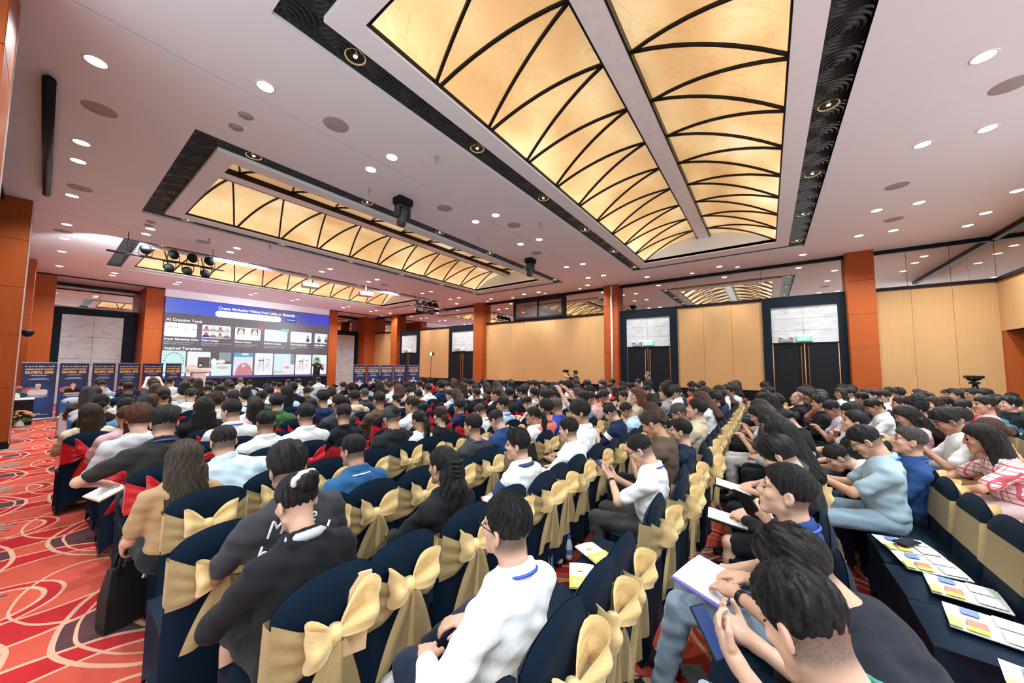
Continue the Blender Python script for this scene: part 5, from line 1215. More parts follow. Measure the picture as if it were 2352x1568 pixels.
def banner(x0, x1, y0, y1, H, label, kind, group):
    w = math.hypot(x1-x0, y1-y0); o = tag(empty('rollup_banner', ((x0+x1)/2, (y0+y1)/2, 0), math.atan2(y1-y0, x1-x0)), label, 'banner', group); hw = w/2-.012
    k = MB(); k.bbox(-hw-.01, hw+.01, -.06, .10, 0, .06, .01); k.obj('base', M['steel'], o)
    MB().box(-hw, hw, -.004, .0, .06, H).obj('printed_sheet', M['banner'], o); k = MB(); k.box(-hw-.008, hw+.008, -.012, .012, H-.012, H+.012); k.obj('top_bar', M['steel'], o); k = MB(); k.tube([(0, .04, .05), (0, .02, H)], .01, 6); k.obj('pole', M['steel'], o)
    sc_ = w/.62
    def T(me, z, sx_): q = link('lettering', me, o); q.matrix_local = Matrix.Translation((0, -.006, z)) @ UP @ Matrix.Diagonal((sx_, 1, 1, 1)); return q
    T(BTm, H-.325, .78*sc_); T(BUm, H-.215, .82*sc_)
    lg = MB()
    for u in range(9): lg.box(-hw*.82+u*hw*.19, -hw*.82+u*hw*.19+hw*(.14 if u % 3 else .10), -.006, -.004, H-.125-(.008 if u % 2 else 0), H-.108+(.012 if u % 4 == 0 else 0))
    lg.obj('sponsor_marks', M['b_white'], o)['kind'] = 'stuff'
    rrect(-hw*.55, hw*.55, H-.40, H-.365, -.004, .015, .003).obj('date_strip', M['b_blue'], o); lg = MB(); lg.box(-hw*.4, hw*.4, -.009, -.007, H-.388, H-.377); lg.obj('small_print', M['b_white'], o)
    for q, ww in ((.47, .45), (.505, .6)): MB().box(-hw*ww, hw*ww, -.006, -.004, H-q-.006, H-q+.006).obj('small_print', M['b_white'], o)
    zc = H*.46
    disc(-hw*.35, zc+.10, hw*.55, .10, -.004, .002).obj('glow_patch', M['b_glow'], o)
    sh = M['b_black'] if kind == 1 else M['b_white']
    rrect(-hw*.58, hw*.58, zc-.05, zc+.13, -.006, .07, .003).obj('portrait_shirt', sh, o); disc(0, zc+.14, .03, .06, -.009, .002).obj('portrait_neck', M['b_skin'], o); disc(0, zc+.225, .052, .07, -.011, .002).obj('portrait_face', M['b_skin'], o)
    if kind != 1: disc(0, zc+.25, .056, .055, -.013, .002, a0=5, a1=175).obj('portrait_hair', M['b_black'] if kind == 2 else M['b_white'], o)
    else: rrect(-hw*.58, hw*.6, zc-.05, zc+.0, -.009, .02, .002).obj('portrait_arms', M['b_skin'], o)
    for q, ww in ((.075, .62), (.105, .4)): MB().box(-hw*ww, hw*ww, -.006, -.004, zc-q-.008, zc-q+.008).obj('small_print', M['b_white'], o)
    for q, ww in ((.20, .25), (.165, .72)): MB().box(-hw*ww, hw*ww, -.006, -.004, q, q+.012).obj('small_print', M['b_white'], o)
for i, (a, b) in enumerate(((-.36, .29), (.32, .93), (.97, 1.50), (1.53, 2.08), (2.10, 2.66), (2.69, 3.16))):
    banner(a, b, 17.75+.06*(i % 2), 17.85+.02*i, 1.74, f"navy roll-up banner with gold title, left group, {ordn(i)} from the left wall", (0, 1, 2, 2, 0, 1)[i], 'roll-up banners left of the stage')
for i, (a, b) in enumerate(((8.32, 8.97), (8.99, 9.64), (9.67, 10.38), (10.42, 11.14), (11.24, 12.0))):
    banner(a, b, 15.0, 15.02, 1.72, f"navy roll-up banner with gold title, right group, {ordn(i)} from the stage", (2, 0, 2, 1, 0)[i], 'roll-up banners right of the stage')
# ------------------------------------------------------------------ hanging lights, projectors
def trio(path): return path
def par_truss(x0, x1, y, z, label, up, dn):
    o = tag(empty('light_bar', ((x0+x1)/2, y, z)), label, 'stage light bar', 'hanging stage light bars'); L = (x1-x0)/2
    b = MB(); b.tube([(-L, 0, 0), (L, 0, 0)], .026, 8); b.obj('pipe', M['black'], o); b = MB()
    for q in (-L*.7, L*.75): b.tube([(q, 0, .02), (q, 0, ZC-z)], .008, 6); b.box(q-.03, q+.03, -.03, .03, -.04, .05)
    b.obj('hanger', M['black'], o)
    for s, L_ in ((1, up), (-1, dn)):
        for q in L_:
            k = MB(); k.smooth = True; R = Matrix.Rotation(-1.0 if s > 0 else -1.15, 3, 'X'); c = (q, .03, s*.20)
            k.lathe([(.0001, -.15), (.07, -.145), (.10, -.08), (.115, .02), (.115, .11), (.10, .112), (.095, .06), (.0001, .05)], 16, c, R, closed=False); can = k.obj('par_can', M['black_matt'], o)
            k = MB(); 
            for e in (-.125, .125): k.tube([(q+e, .03, s*.20), (q+e, .01, s*.03)], .009, 5)
            k.tube([(q-.125, .01, s*.03), (q+.125, .01, s*.03)], .009, 5); k.obj('yoke', M['black'], can)
            l = link('par_lamp', PL, o); l.location = (q, .16, s*.20); l.rotation_euler = Vector((6.5+(q*.8)-(x0+x1)/2-q, 21.5-y, 1.6-z)).to_track_quat('-Z', 'Y').to_euler()
PL = bpy.data.lights.new('par_lamp', 'SPOT'); PL.energy = 260; PL.spot_size = math.radians(50); PL.spot_blend = .6; PL.shadow_soft_size = .09; PL.color = (.93, .95, 1.0)
par_truss(.79, 3.16, 13.36, 4.60, 'black hanging bar of stage lights before the left coffer end', (-.50, .05, .45, .83), (-.02, .36, .76))
par_truss(10.18, 12.65, 13.62, 4.60, 'black hanging bar of stage lights at the far right', (-.62, -.26, .10, .46), (-.62, -.22, .16))
UL = bpy.data.lights.new('ceiling_wash_lamp', 'SPOT'); UL.energy = 330; UL.spot_size = math.radians(78); UL.spot_blend = .35; UL.shadow_soft_size = .08; UL.color = (.90, .92, 1.0)
for a, b_ in (((.85, 13.45, 4.35), (1.6, 18.6, 5.18)), ((3.1, 13.45, 4.35), (5.2, 18.2, 5.18)), ((10.3, 13.7, 4.35), (8.4, 18.4, 5.18))):
    l = link('ceiling_wash_lamp', UL); l.location = a; l.rotation_euler = (Vector(b_)-Vector(a)).to_track_quat('-Z', 'Y').to_euler()
def mover(x, y, label):
    o = tag(empty('moving_head_light', (x, y, ZC)), label, 'stage light', 'moving head stage lights'); MB().bbox(-.17, .17, -.13, .13, -.14, 0, .02).obj('base', M['black_matt'], o); b = MB()
    for s in (-1, 1): b.bbox(s*.135-.025, s*.135+.025, -.07, .07, -.42, -.15, .012)
    b.bbox(-.16, .16, -.07, .07, -.20, -.15, .012); y_ = b.obj('yoke', M['grey'] if 'x' == 'y' else M.setdefault('mover', plain('dark_grey_housing', (.05, .05, .052), .45)), o)
    k = MB(); k.smooth = True; R = Matrix.Rotation(PI+.25, 3, 'X'); k.lathe([(.0001, -.17), (.07, -.165), (.095, -.10), (.10, .08), (.085, .20), (.07, .205), (.065, .17), (.0001, .165)], 18, (0, 0, -.37), R, closed=False); k.obj('head', M['mover'], o)
mover(4.24, 5.96, 'black moving head stage light hung by the near edge of the middle coffer'); mover(9.15, 6.03, 'black moving head stage light hung near the far end of the middle coffer')
M['proj'] = plain('white_projector_shell', (.68, .66, .65), .45)
for i, (px, py, y) in enumerate(((712, 655, 13.7), (840, 675, 13.5))):
    p_ = at_y(px, py, y); o = tag(empty('ceiling_projector', (p_[0], y, p_[2]), -.3), f"white projector hung from the ceiling on a pole, {'nearer the stage lights left' if i == 0 else 'right of the two'}", 'projector', 'ceiling projectors'); MB().bbox(-.27, .27, -.2, .2, -.09, .06, .02).obj('body', M['proj'], o); b = MB(); b.tube([(0, 0, .06), (0, 0, ZC-p_[2])], .02, 8); b.box(-.14, .14, -.1, .1, .07, .09); b.obj('mount_pole', M['white'], o); k = MB(); k.lathe([(.0001, 0), (.05, 0), (.055, .04), (.0001, .035)], 12, (.12, .2, -.01), Matrix.Rotation(-PI/2, 3, 'X'), closed=False); k.obj('projector_lens', M['black'], o)
b = MB(); b.smooth = True; b.tube([(-.15, 6.75, 5.10), (-.15, 11.45, 5.10)], .055, 10); tag(b.obj('projection_screen_case', M['black']), 'long black tube of a rolled projection screen along the left ceiling', 'screen case')
for i, (px, py) in enumerate(((848, 440), (1003, 365), (1242, 516), (620, 568), (1099, 551), (480, 552))):
    p_ = at_z(px, py, ZC-.05); b = MB(); b.smooth = True; b.lathe([(.0001, -.07), (.016, -.068), (.016, -.05), (.008, -.045), (.012, 0), (.03, .03), (.03, .05)], 10, closed=False); o = b.obj('sprinkler_head', M['grey']); o.location = (p_[0], p_[1], ZC-.05); tag(o, f"small ceiling sprinkler head, {['by the near moving light','over the left bows','right of the grilles','before the stage coffer','by the far moving light','near the left bar'][i]}", 'sprinkler')
p_ = at_y(56, 761, 12.5)
b = MB(); b.smooth = True; b.lathe([(.0001, -.10), (.06, -.08), (.095, -.02), (.10, .03), (.06, .06), (.0001, .065)], 16, closed=False); o = b.obj('dome_camera', M['black']); o.location = (-.24, 13.4, 2.42); tag(o, 'black dome security camera on the left orange pillar', 'camera')
# ------------------------------------------------------------------ video light, tripod, standing people
o = tag(empty('video_light', (13.3, 15.6, 0)), 'bright LED video light on a stand by the wall panels', 'video light'); b = MB(); b.tube([(0, 0, 1.0), (0, 0, 2.35)], .014, 6); b.tube([(0, 0, .0), (0, 0, 1.0)], .018, 6)
for a in range(3): b.tube([(0, 0, .5), (.4*math.cos(a*2.1), .4*math.sin(a*2.1), .01)], .012, 5)
b.obj('stand', M['black'], o); MB().bbox(-.02, .10, -.12, .12, 2.28, 2.46, .01).obj('housing', M['black'], o); b = MB(); b.lathe([(.0001, -.03), (.06, -.02), (.09, .01), (.0001, .012)], 16, (-.03, 0, 2.37), Matrix.Rotation(PI/2, 3, 'Y'), closed=False); b.obj('lamp', emit('video_lamp', (1, .98, .95), 30), o)
o = tag(empty('camera_tripod', (13.5, -4.05, 0)), 'black camera tripod standing before the right wall panels', 'tripod'); o.scale = (.75, .75, 1); b = MB()
for a in (0.3, 2.4, 4.5): b = MB(); b.tube([(.03*math.cos(a), .03*math.sin(a), 1.38), (.22*math.cos(a), .22*math.sin(a), .7), (.42*math.cos(a), .42*math.sin(a), .02)], [.028, .02, .016], 6); b.obj('leg', M['black'], o)
b = MB(); b.tube([(0, 0, 1.3), (0, 0, 1.5)], .04, 8); b.bbox(-.09, .09, -.10, .10, 1.36, 1.42, .01); b.obj('hub', M['black'], o); b = MB(); b.bbox(-.12, .12, -.19, .19, 1.5, 1.57, .015); b.tube([(0, -.15, 1.5), (0, .02, 1.44)], .03, 6); b.tube([(0, .15, 1.5), (0, .02, 1.44)], .03, 6); b.obj('head_plate', M['black'], o)
f = build_figure('person', h=.014, sleeve='short', stand=True, lean=-2, pitch=-6, L=((-.12, .52, 1.46), (-.8, 0, -.8)), R=((.02, .42, 1.34), (.8, 0, -.8)))
p_ = at_x(1322, 857, 12.9); ph = person(f, 12.9, p_[1], p_[2]/f['J']['H'][2], 'photographer in black tee standing by the long panels, camera rig held up', 'fade', HC['black'], TC['black'], BC['black'], 0, group=None)
q = at_x(1302, 852, 12.9); o = tag(empty('camera_rig', (12.88, q[1], q[2]), .0), 'black camera on a gimbal raised by the photographer', 'camera'); MB().bbox(-.05, .05, -.08, .08, -.05, .06, .01).obj('body', M['black'], o); b = MB(); b.lathe([(.035, -.02), (.04, .10), (.0001, .10)], 12, (0, .08, 0), Matrix.Rotation(-PI/2, 3, 'X'), closed=False); b.obj('lens', M['black'], o); b = MB(); b.tube([(0, -.02, -.05), (0, -.10, -.16), (0, -.16, -.42)], .02, 6); b.obj('gimbal_handle', M['black'], o); MB().box(-.03, .03, -.12, -.08, .02, .10).obj('monitor', M['grey'], o)
f = build_figure('person', h=.014, sleeve='short', collar=False, stand=True, lean=0, yaw=12, L=((-.05, .26, 1.22), (-.8, 0, -.8)), R='lap')
p_ = at_x(1490, 861, 13.0); person(f, 13.0, p_[1], p_[2]/f['J']['H'][2], 'person in dark tee and pale cap standing before the second black door', 'crop', (.30, .27, .24), TC['charcoal'], BC['black'], 0, group=None)
# ------------------------------------------------------------------ table with flowers behind the left pillar
o = tag(empty('side_table', (-.38, 17.0, 0)), 'small table under black cloth with white top by the left pillar', 'table'); MB().bbox(-.35, .30, -.3, .3, 0, .70, .01).obj('cloth', M['black'], o); MB().bbox(-.36, .31, -.31, .31, .70, .73, .008).obj('tabletop', M['white'], o)
M['petal'] = plain('peach_petals', (.80, .42, .22), .6); M['greenery'] = plain('leaf_green', (.06, .16, .04), .6); M['pinkp'] = plain('pink_petals', (.75, .22, .28), .6)
def flowers(x, y, z, n, rad, mp, label, h0=.0):
    o = tag(empty('flower_arrangement', (x, y, z)), label, 'flowers'); k = MB(); k.smooth = True; k.lathe([(.06, 0), (.09, .06), (.07, .14), (.08, .16)], 14); k.obj('vase', M['white'], o); rg = random.Random(n)
    for i in range(n):
        a, e = rg.random()*6.28, rg.random()*1.3; c = (rad*math.cos(a)*math.sin(e), rad*math.sin(a)*math.sin(e), .20+rad*math.cos(e)); k = MB()
        for q in range(6): t_ = q*1.05; k.add([c, (c[0]+.05*math.cos(t_), c[1]+.05*math.sin(t_), c[2]+.02), (c[0]+.05*math.cos(t_+.9), c[1]+.05*math.sin(t_+.9), c[2]+.03)], [(0, 1, 2)])
        k.lathe([(.0001, -.01), (.02, .0), (.015, .03), (.0001, .035)], 6, c, closed=False); k.obj('flower', mp, o)
    k = MB()
    for i in range(14): a = i*.45; k.add([(0, 0, .12), (rad*1.1*math.cos(a), rad*1.1*math.sin(a), .16+.03*(i % 3)), (rad*.7*math.cos(a+.25), rad*.7*math.sin(a+.25), .24)], [(0, 1, 2)])
    k.obj('foliage', M['greenery'], o)['kind'] = 'stuff'
flowers(-.28, 16.3, 0, 22, .22, M['petal'], 'low peach flower arrangement on the carpet by the left pillar'); flowers(-.40, 17.0, .73, 14, .12, M['pinkp'], 'pink flowers on the small table by the left pillar')
o = tag(empty('wall_notice', (-.50, 8.3, 2.35)), 'purple and dark notice board at the left edge of the hall', 'sign'); MB().box(-.03, .0, -.3, .3, .0, .62).obj('board', plain('purple_print', (.10, .07, .30), .5), o); MB().box(-.03, .0, -.3, .3, -.75, -.01).obj('lower_board', M['black'], o)
# ------------------------------------------------------------------ what people wear and hold
g = MB(); g.smooth = True
for s_ in (-1, 1):
    g.tube([(s_*.034+.0235*math.cos(a), .112-.012*abs(math.cos(a))*0-.006*(1 if s_*math.cos(a) > .5 else 0), .003+.019*math.sin(a)) for a in [2*PI*i/14 for i in range(15)]], .0022, 5)
    g.tube([(s_*.057, .105, .010), (s_*.076, .06, .012), (s_*.084, .0, .010), (s_*.083, -.025, -.008)], .0022, 5)
g.tube([(-.011, .114, .006), (0, .117, .008), (.011, .114, .006)], .002, 5); GLS = g.mesh('glasses', M['black'])
def glasses(o, fg): q = link('glasses', GLS, o); q.matrix_local = fg['head']
M['lanyard'] = plain('blue_lanyard_ribbon', (.02, .07, .42), .5)
def lanyard(o, fg, mat='lanyard'):
    J = fg['J']; pts = []
    for i in range(25):
        a = 2*PI*i/24+PI/2; c, s_ = math.cos(a), math.sin(a); f = max(0, s_)
        pts.append(J['N']+J['Rt'] @ V3(.085*c*(1+.25*f), .088*s_+.05*f, .012-.02*s_-.22*f**2))
    b = MB(); b.smooth = True; b.tube(pts, .0065, 5, cap=False); b.obj('lanyard', M[mat], o)
for k in ('shirt', 'blue_sweater', 'phone_white', 'grey_polo'): glasses(*HERO[k])
for k in ('shirt', 'black_polo', 'phone_white', 'jeans_blue', 'grey_polo', 'blue_grey'): lanyard(*HERO[k])
seated = [(o, r) for r, x, o, d in people if r is not None]
cnt = 0
for (px, py, r, pr, *_), (r2, x2, o2, d2) in zip(ED, people):
    if (px, py) in ((1403, 949), (1212, 926), (1224, 955), (1250, 911), (1136, 905), (1561, 949), (1912, 939), (2198, 909)): glasses(o2, proto(pr))
    if (px, py) in ((1055, 934), (1155, 930), (1103, 946), (531, 944), (777, 926), (946, 930), (1086, 978), (1252, 939)): lanyard(o2, proto(pr))
M['stripe_w'] = plain('white_knit_trim', (.75, .75, .75), .8)
# trims on particular clothes: band over collar or back
def collar_ring(o, fg, mat, r=.084, dz=-.004, th=.008):
    J = fg['J']; b = MB(); b.smooth = True; b.tube([J['N']+J['Rt'] @ V3(r*math.cos(a), r*.98*math.sin(a), dz-.02*math.sin(a)) for a in [2*PI*i/20 for i in range(21)]], th, 5, cap=False); b.obj('collar_stripe', mat, o)
collar_ring(*HERO['bun'], plain('grey_shirt_collar', (.42, .43, .45), .8), .074, .016, .022)
collar_ring(*HERO['blue_sweater'], M['stripe_w'], .098, -.022, .006)
def head_local(o, fg, me_, name, mat=None): q = link(name, me_, o, mat); q.matrix_local = fg['head']; return q
b = MB(); b.smooth = True; b.tube([(.042*math.cos(a), -.098+.012*math.sin(a*5)*.3, .082+.040*math.sin(a)) if False else (.050*math.cos(a), -.085-.020*math.sin(a), .098+.030*math.sin(a)+.004*math.sin(a*7)) for a in [2*PI*i/24 for i in range(25)]], .014, 7, cap=False); head_local(*HERO['bun'], b.mesh('scrunchie', plain('pale_scrunchie', (.70, .62, .58), .8)), 'scrunchie')
b = MB(); b.smooth = True
for i in range(4): b.tube([(-.048, -.135-.004*i, .052-.028*i), (-.02, -.166-.003*i, .040-.028*i), (.02, -.166-.003*i, .044-.028*i), (.048, -.135-.004*i, .046-.028*i)], .0085, 6)
head_local(*HERO['clip'], b.mesh('hair_claw', M['black']), 'hair_claw')
o_, f_ = HERO['cap']; b = MB(); b.smooth = True; b.lathe([(.0001, .128), (.05, .120), (.082, .088), (.096, .04), (.099, .012), (.094, .006)], 20, (0, -.010, .0), closed=False); b.grid(lambda u, v: ((u*2-1)*.075, .075+.085*v*(1-(u*2-1)**2*.5), .022+.012*(1-(u*2-1)**2)-.012*v), 8, 4); head_local(o_, f_, b.mesh('cap', plain('dark_navy_cap', (.02, .024, .03), .8)), 'cap')
def on_back(o, fg, me_ob, up, right=0., off=.155, sc=1.0):
    J = fg['J']; Rt = J['Rt']; p_ = J['C']+Rt @ V3(right, -off, up); m4 = np.eye(4); m4[:3, 0] = Rt[:, 0]*sc; m4[:3, 1] = Rt[:, 2]*sc; m4[:3, 2] = -Rt[:, 1]*sc; m4[:3, 3] = p_; me_ob.matrix_local = Matrix(m4.tolist())
o_, f_ = HERO['script']
for body, up in (('Made', .085), ('by hand', -.005)): q = text_mesh(body, .10, M['stripe_w'], o_, 'script_lettering', .007, shear=.45, bold=-.002); on_back(o_, f_, q, up, -.07, .158)
# sports jacket panels
o_, f_ = HERO['sport']; J = f_['J']; b = MB(); b.smooth = True; M['navy_panel'] = plain('navy_knit_panel', (.02, .045, .12), .8)
b.tube([J['N']+J['Rt'] @ V3(.088*math.cos(a), .086*math.sin(a), .004-.02*math.sin(a)) for a in [2*PI*i/18 for i in range(19)]], .017, 6, cap=False); b.obj('collar', M['navy_panel'], o_)
b = MB(); b.smooth = True; S0, E0 = J['SL'], J['EL']; d = (E0-S0)/np.linalg.norm(E0-S0); b.tube([S0+d*.03, S0+d*.09, S0+d*.15], [.078, .076, .073], 14, cap=False); b.obj('sleeve_band', M['navy_panel'], o_)
for (px, py, mat, off) in ((1403, 949, 'stripe_w', 0), ):
    for e_, pp in zip(ED, people):
        if e_[0] == px:
            J = proto(e_[3])['J']
            for n in 'LR': b = MB(); S0, E0 = J['S'+n], J['E'+n]; d = (E0-S0)/np.linalg.norm(E0-S0); b.tube([S0+d*.06, S0+d*.12], [.076, .075], 14, cap=False); b.obj('sleeve_band', M[mat], pp[2])
# watches
def watch(o, fg, n): J = fg['J']; d = J['W'+n]-J['E'+n]; d /= np.linalg.norm(d); p_ = J['W'+n]-d*.03; b = MB(); b.smooth = True; b.tube([p_-d*.011, p_+d*.011], .0315, 12, cap=False); b.obj('watch', M['black'], o)
watch(*HERO['phone_white'], 'L'); watch(*HERO['notebook'], 'L'); watch(*HERO['bag'], 'L')
# phones
M['phone_glass'] = emit('phone_display', (.06, .12, .42), .6)
def phone(o, fg, label, n='L', d=(0, .09, .03), rot=(-.9, 0, 0), w=.075, l=.155, name='phone', cat='phone', dark=False):
    W0 = Vector(fg['J']['W'+n].tolist())*o.scale[0]+o.location; q = tag(empty(name, W0+Vector(d)), label, cat); q.rotation_euler = rot; MB().bbox(-w/2, w/2, -.0045, .0045, -l/2, l/2, .003).obj('case', M['black'], q); MB().box(-w/2+.004, w/2-.004, -.0052, -.0045, -l/2+.005, l/2-.005).obj('display', M['phone_glass'] if not dark else M['black'], q)
phone(*HERO['phone_white'], 'phone held by the man in white polo with glasses', 'L', (.06, .09, .06), (-.9, 0, 0)); phone(*HERO['grey_polo'], 'phone held by the man in grey blue polo', 'L', (.05, .10, .04), (-1.0, 0, .3))
phone(*HERO['teal'], 'large black phone with blue display held by the man in teal', 'L', (.02, .08, .05), (-.75, .1, -.5), .072, .15); phone(*HERO['jeans_blue'], 'dark tablet held up by the man in navy blue polo', 'L', (.03, .12, .07), (-.6, .0, .9), .11, .19, 'tablet', 'tablet', True)
q = tag(empty('phone', (1.40, .22, .655), .6), 'black phone lying on the pale jeans of the man in teal', 'phone'); MB().bbox(-.085, .085, -.04, .04, 0, .01, .003).obj('case', M['black'], q)
for (px, py), lab in (((1338, 916), 'phone with lit screen raised by the man in steel grey'), ((2007, 934), 'phone in the hands of the man in white polo, right block'), ((1912, 939), 'phone in the hands of the man in lavender shirt')):
    for e_, pp in zip(ED, people):
        if (e_[0], e_[1]) == (px, py): phone(pp[2], proto(e_[3]), lab, 'L', (.1, .10, .07), (-.5 if 'raised' in lab else -1, 0, 0))
# papers, notebooks, booklets
M['paper'] = plain('white_paper', (.84, .84, .84), .7); M['kraft'] = plain('tan_kraft_folder', (.62, .40, .22), .7); M['p_yellow'] = plain('yellow_print', (.75, .65, .06), .6); M['p_green'] = plain('lime_print', (.45, .55, .15), .6); M['p_pink'] = plain('food_photo_print', (.45, .18, .12), .6); M['p_blue'] = plain('blue_print', (.15, .22, .5), .6); M['p_pale'] = plain('pale_green_print', (.65, .74, .60), .6); M['purple'] = plain('violet_notebook_cover', (.22, .14, .55), .5)
def booklet(x, y, z, rz, w, l, label, kind, group=None, tilt=(0, 0)):
    o = tag(empty('booklet' if kind != 'note' else 'notebook', (x, y, z), 0), label, 'booklet' if kind != 'note' else 'notebook', group); o.rotation_euler = (tilt[0], tilt[1], rz)
    pg = MB(); pg.smooth = False; pg.grid(lambda u, v: ((u-.5)*w, (v-.5)*l, .004+.008*math.sin(u*PI)*(v-.3)), 6, 6); pg.grid(lambda u, v: ((u-.5)*w, (.5-v)*l, .002*math.sin(u*PI)), 6, 6); pg.obj('pages', M['paper'], o)
    def P(a, b, c, d, m, h=.014): MB().box((a-.5)*w, (b-.5)*w, (c-.5)*l, (d-.5)*l, h-.0015, h).obj('print_block', M[m], o)
    if kind == 'yellow':
        P(.0, 1, .0, .42, 'p_yellow', .010); P(.3, .55, .62, .72, 'p_green')
        for k in range(4): P(.15+.18*k, .26+.18*k, .12, .26, 'paper', .012)
    if kind == 'menu': P(.04, .46, .58, .95, 'p_pale'); P(.54, .96, .60, .95, 'p_pale'); P(.55, .82, .22, .46, 'p_pink'); P(.10, .35, .20, .42, 'p_blue'); P(.6, 1, .0, .16, 'p_green'); P(.82, .98, .2, .45, 'p_yellow')
    if kind == 'note': c_ = MB(); c_.bbox(-w/2-.006, w/2+.006, -l/2-.006, l/2+.006, -.016, -.002, .003); c_.obj('cover', M['purple'] if 'violet' in label else M['black'], o)
    return o
booklet(2.27, .98, .50, -.5, .15, .23, 'yellow and white booklet on the empty seat, farther of the pair', 'yellow', 'yellow booklets on the empty seat'); booklet(1.98, .93, .50, -1.1, .15, .25, 'yellow and white booklet on the empty seat, nearer of the pair', 'yellow', 'yellow booklets on the empty seat')
for x, y, rz, lb in ((3.66, -.74, .2, 'with a black phone lying on it'), (3.40, -.78, .1, 'beside the one under a phone'), (3.12, -.84, -.1, 'third along the empty black seats'), (2.78, -.82, -.15, 'fourth along the empty black seats'), (2.36, -.86, -.2, 'last along the empty black seats')): booklet(x, y, .505, rz+PI, .25, .27, f'printed food leaflet {lb}', 'menu', 'leaflets on the empty black seats')
q = tag(empty('phone', (3.66, -.74, .53), .9), 'black phone on a leaflet on the empty black seat', 'phone'); MB().bbox(-.04, .04, -.08, .08, 0, .01, .003).obj('case', M['black'], q)
booklet(2.03, .27, .70, -.25, .30, .22, 'open white notebook with violet cover on black trousers', 'note', tilt=(.15, 0)); booklet(2.25, .12, .66, .3, .16, .22, 'yellow booklet under the arm of the notebook writer', 'yellow')
o_, f_ = HERO['black_polo']; x0, y0 = o_.location.x, o_.location.y; nb = tag(MB().bbox(-.13, .13, -.10, .10, -.006, .006, .003).obj('clipboard', M['kraft']), 'tan clipboard with white paper held out by the man in black polo', 'clipboard'); nb.location = (x0-.27, y0+.26, .67); nb.scale = (.75, .8, 1); nb.rotation_euler = (.25, -.3, .5); MB().box(-.12, .12, -.09, .09, .006, .009).obj('sheet', M['paper'], nb)
booklet(HERO['girl'][0].location.x-.05, HERO['girl'][0].location.y+.42, .70, .1, .2, .26, 'white notebook on the lap of the woman with glossy black hair', 'note', tilt=(.2, 0)); booklet(HERO['shorts'][0].location.x-.02, HERO['shorts'][0].location.y+.42, .66, .1, .2, .24, 'white notebook on the bare knees', 'note', tilt=(.15, 0))
b = MB(); b.bbox(-.16, .16, -.11, .11, 0, .012, .004); en = b.obj('envelope', M['kraft']); en.location = (.845, 1.42, .72); en.rotation_euler = (1.45, .1, -.25+PI/2*0); en.scale = (.28, 1.35, 1); tag(en, 'tan paper folder hanging between two gold-bow chairs', 'folder')
# handbag
M['leather'] = plain('black_pebbled_leather', (.012, .011, .011), .5, bump=(160, .4)); o = tag(empty('handbag', (.44, 3.55, .02), .25), 'black leather tote handbag held above the carpet by the woman in camel', 'handbag'); b = MB(); b.smooth = False
b.add([(-.125, -.06, 0), (.125, -.06, 0), (.125, .06, 0), (-.125, .06, 0), (-.125, -.065, .19), (.125, -.065, .19), (.125, .065, .19), (-.125, .065, .19), (-.10, -.03, .37), (.10, -.03, .37), (.10, .03, .37), (-.10, .03, .37)], [(3, 2, 1, 0)]+[(i+j*4, (i+1) % 4+j*4, (i+1) % 4+4+j*4, i+4+j*4) for j in range(2) for i in range(4)]+[(8, 9, 10, 11)]); b.obj('body', M['leather'], o)
for s_ in (-1, 1): b = MB(); b.smooth = True; b.tube([(-.07, s_*.03, .34), (-.06, s_*.028, .43), (-.025, s_*.012, .525), (.025, s_*.012, .525), (.06, s_*.028, .43), (.07, s_*.03, .34)], .010, 6); b.obj('handle', M['leather'], o)
b = MB(); b.bbox(-.035, .035, -.006, .006, -.11, 0, .002); k = b.obj('charm_card', plain('cream_floral_card', (.72, .62, .55), .6), o); k.location = (.10, -.06, .36); k.rotation_euler = (.2, .35, .6)
# bottles, bags under the seats
M['pet'] = MT('clear_bottle', (.75, .85, .92), .12, spec=.6, Transmission_Weight=.0).m; M['bluecap'] = plain('blue_plastic', (.03, .25, .75), .35)
for i, (x, y) in enumerate(((2.74, 1.50), (2.84, 1.46))):
    o = tag(empty('water_bottle', (x, y, .06)), f"clear water bottle with blue cap under the seats, {'taller front one' if i == 0 else 'partly hidden one'}", 'bottle', 'water bottles under the seats'); b = MB(); b.smooth = True; b.lathe([(.0001, 0), (.030, .004), (.032, .03), (.030, .06), (.032, .09), (.032, .12), (.022, .155), (.013, .17), (.013, .18)], 16, closed=False); b.obj('bottle_body', M['pet'], o); b = MB(); b.lathe([(.016, .175), (.016, .20), (.0001, .201)], 14, closed=False); b.obj('cap', M['bluecap'], o); b = MB(); b.lathe([(.0328, .05), (.0328, .09)], 16, closed=False); b.obj('label_wrap', M['p_blue'], o)
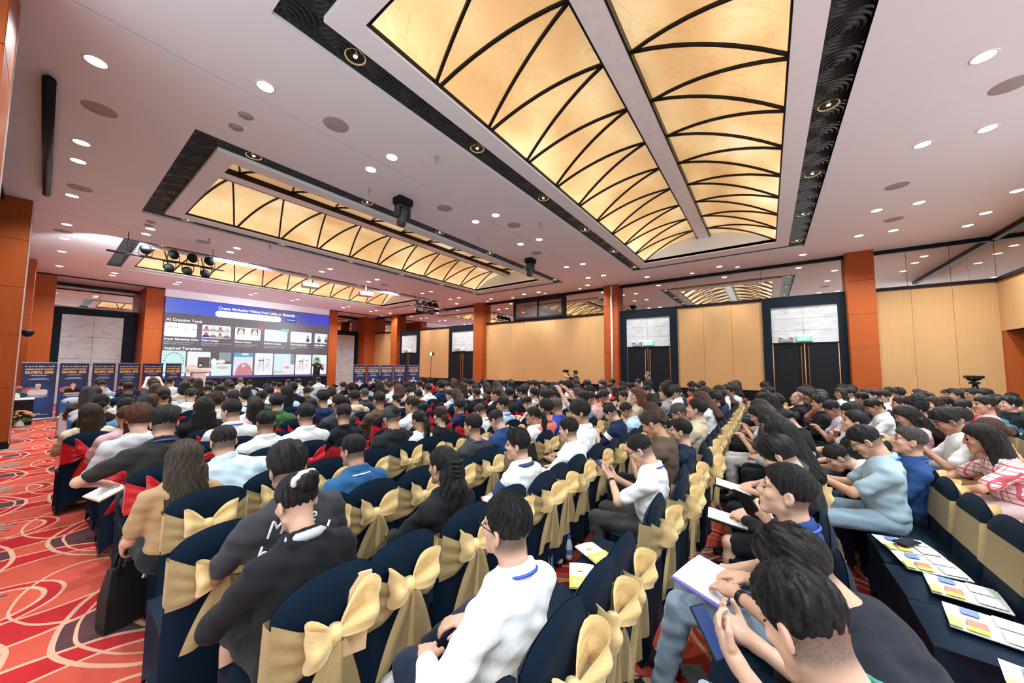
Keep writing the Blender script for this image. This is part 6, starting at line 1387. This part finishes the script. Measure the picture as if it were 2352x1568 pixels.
o = tag(empty('tote_bag', (2.56, 1.52, .02), .4), 'pale blue and white plastic tote standing under the gold-bow chairs', 'bag'); b = MB(); b.add([(-.12, -.05, 0), (.12, -.05, 0), (.12, .05, 0), (-.12, .05, 0), (-.13, -.03, .30), (.13, -.03, .30), (.13, .03, .30), (-.13, .03, .30)], [(3, 2, 1, 0), (0, 1, 5, 4), (1, 2, 6, 5), (2, 3, 7, 6), (3, 0, 4, 7)]); b.obj('body', M['paper'], o); MB().box(-.10, .10, -.056, -.048, .06, .20).obj('print_block', M['p_blue'], o)
for s_ in (-1, 1): b = MB(); b.tube([(-.06, s_*.03, .29), (-.04, s_*.03, .40), (.04, s_*.03, .40), (.06, s_*.03, .29)], .012, 6); b.obj('handle', M['bluecap'], o)
# laptops
def laptop(x, y, z, rz, label, lit=True):
    o = tag(empty('laptop', (x, y, z), rz), label, 'laptop', None); MB().bbox(-.16, .16, -.11, .11, 0, .016, .004).obj('keyboard_base', M['grey'] if lit else M['black'], o); sc_ = MB(); sc_.bbox(-.16, .16, -.006, .006, 0, .21, .003); l_ = sc_.obj('lid', M['black'], o); l_.location = (0, .11, .012); l_.rotation_euler = (-.25, 0, 0)
    if lit: MB().box(-.15, .15, -.0075, -.006, .01, .20).obj('display', emit('laptop_display', (.35, .62, .75), .9), l_)
p_ = HERO['white_far'][0].location; laptop(p_.x, p_.y+.38, .66, 0, 'dark laptop on the knees of the man in crisp white shirt', False)
for px, py, lb in ((885, 896, 'left'), (918, 897, 'right')): q = at_y(px, py, 10.4); laptop(q[0], 10.4, .86, 0, f'open laptop with lit blue screen on the desk, {lb} of two')
dk = MB(); q = at_y(900, 903, 10.5); dk.bbox(q[0]-1.1, q[0]+1.1, 10.2, 10.7, .80, .85, .01); o = tag(empty('control_desk', (0, 0, 0)), 'black clothed control desk with two open laptops among the audience', 'table'); dk.obj('tabletop', M['black'], o); MB().bbox(q[0]-1.08, q[0]+1.08, 10.22, 10.68, 0, .80, .01).obj('table_skirt', M['black'], o)
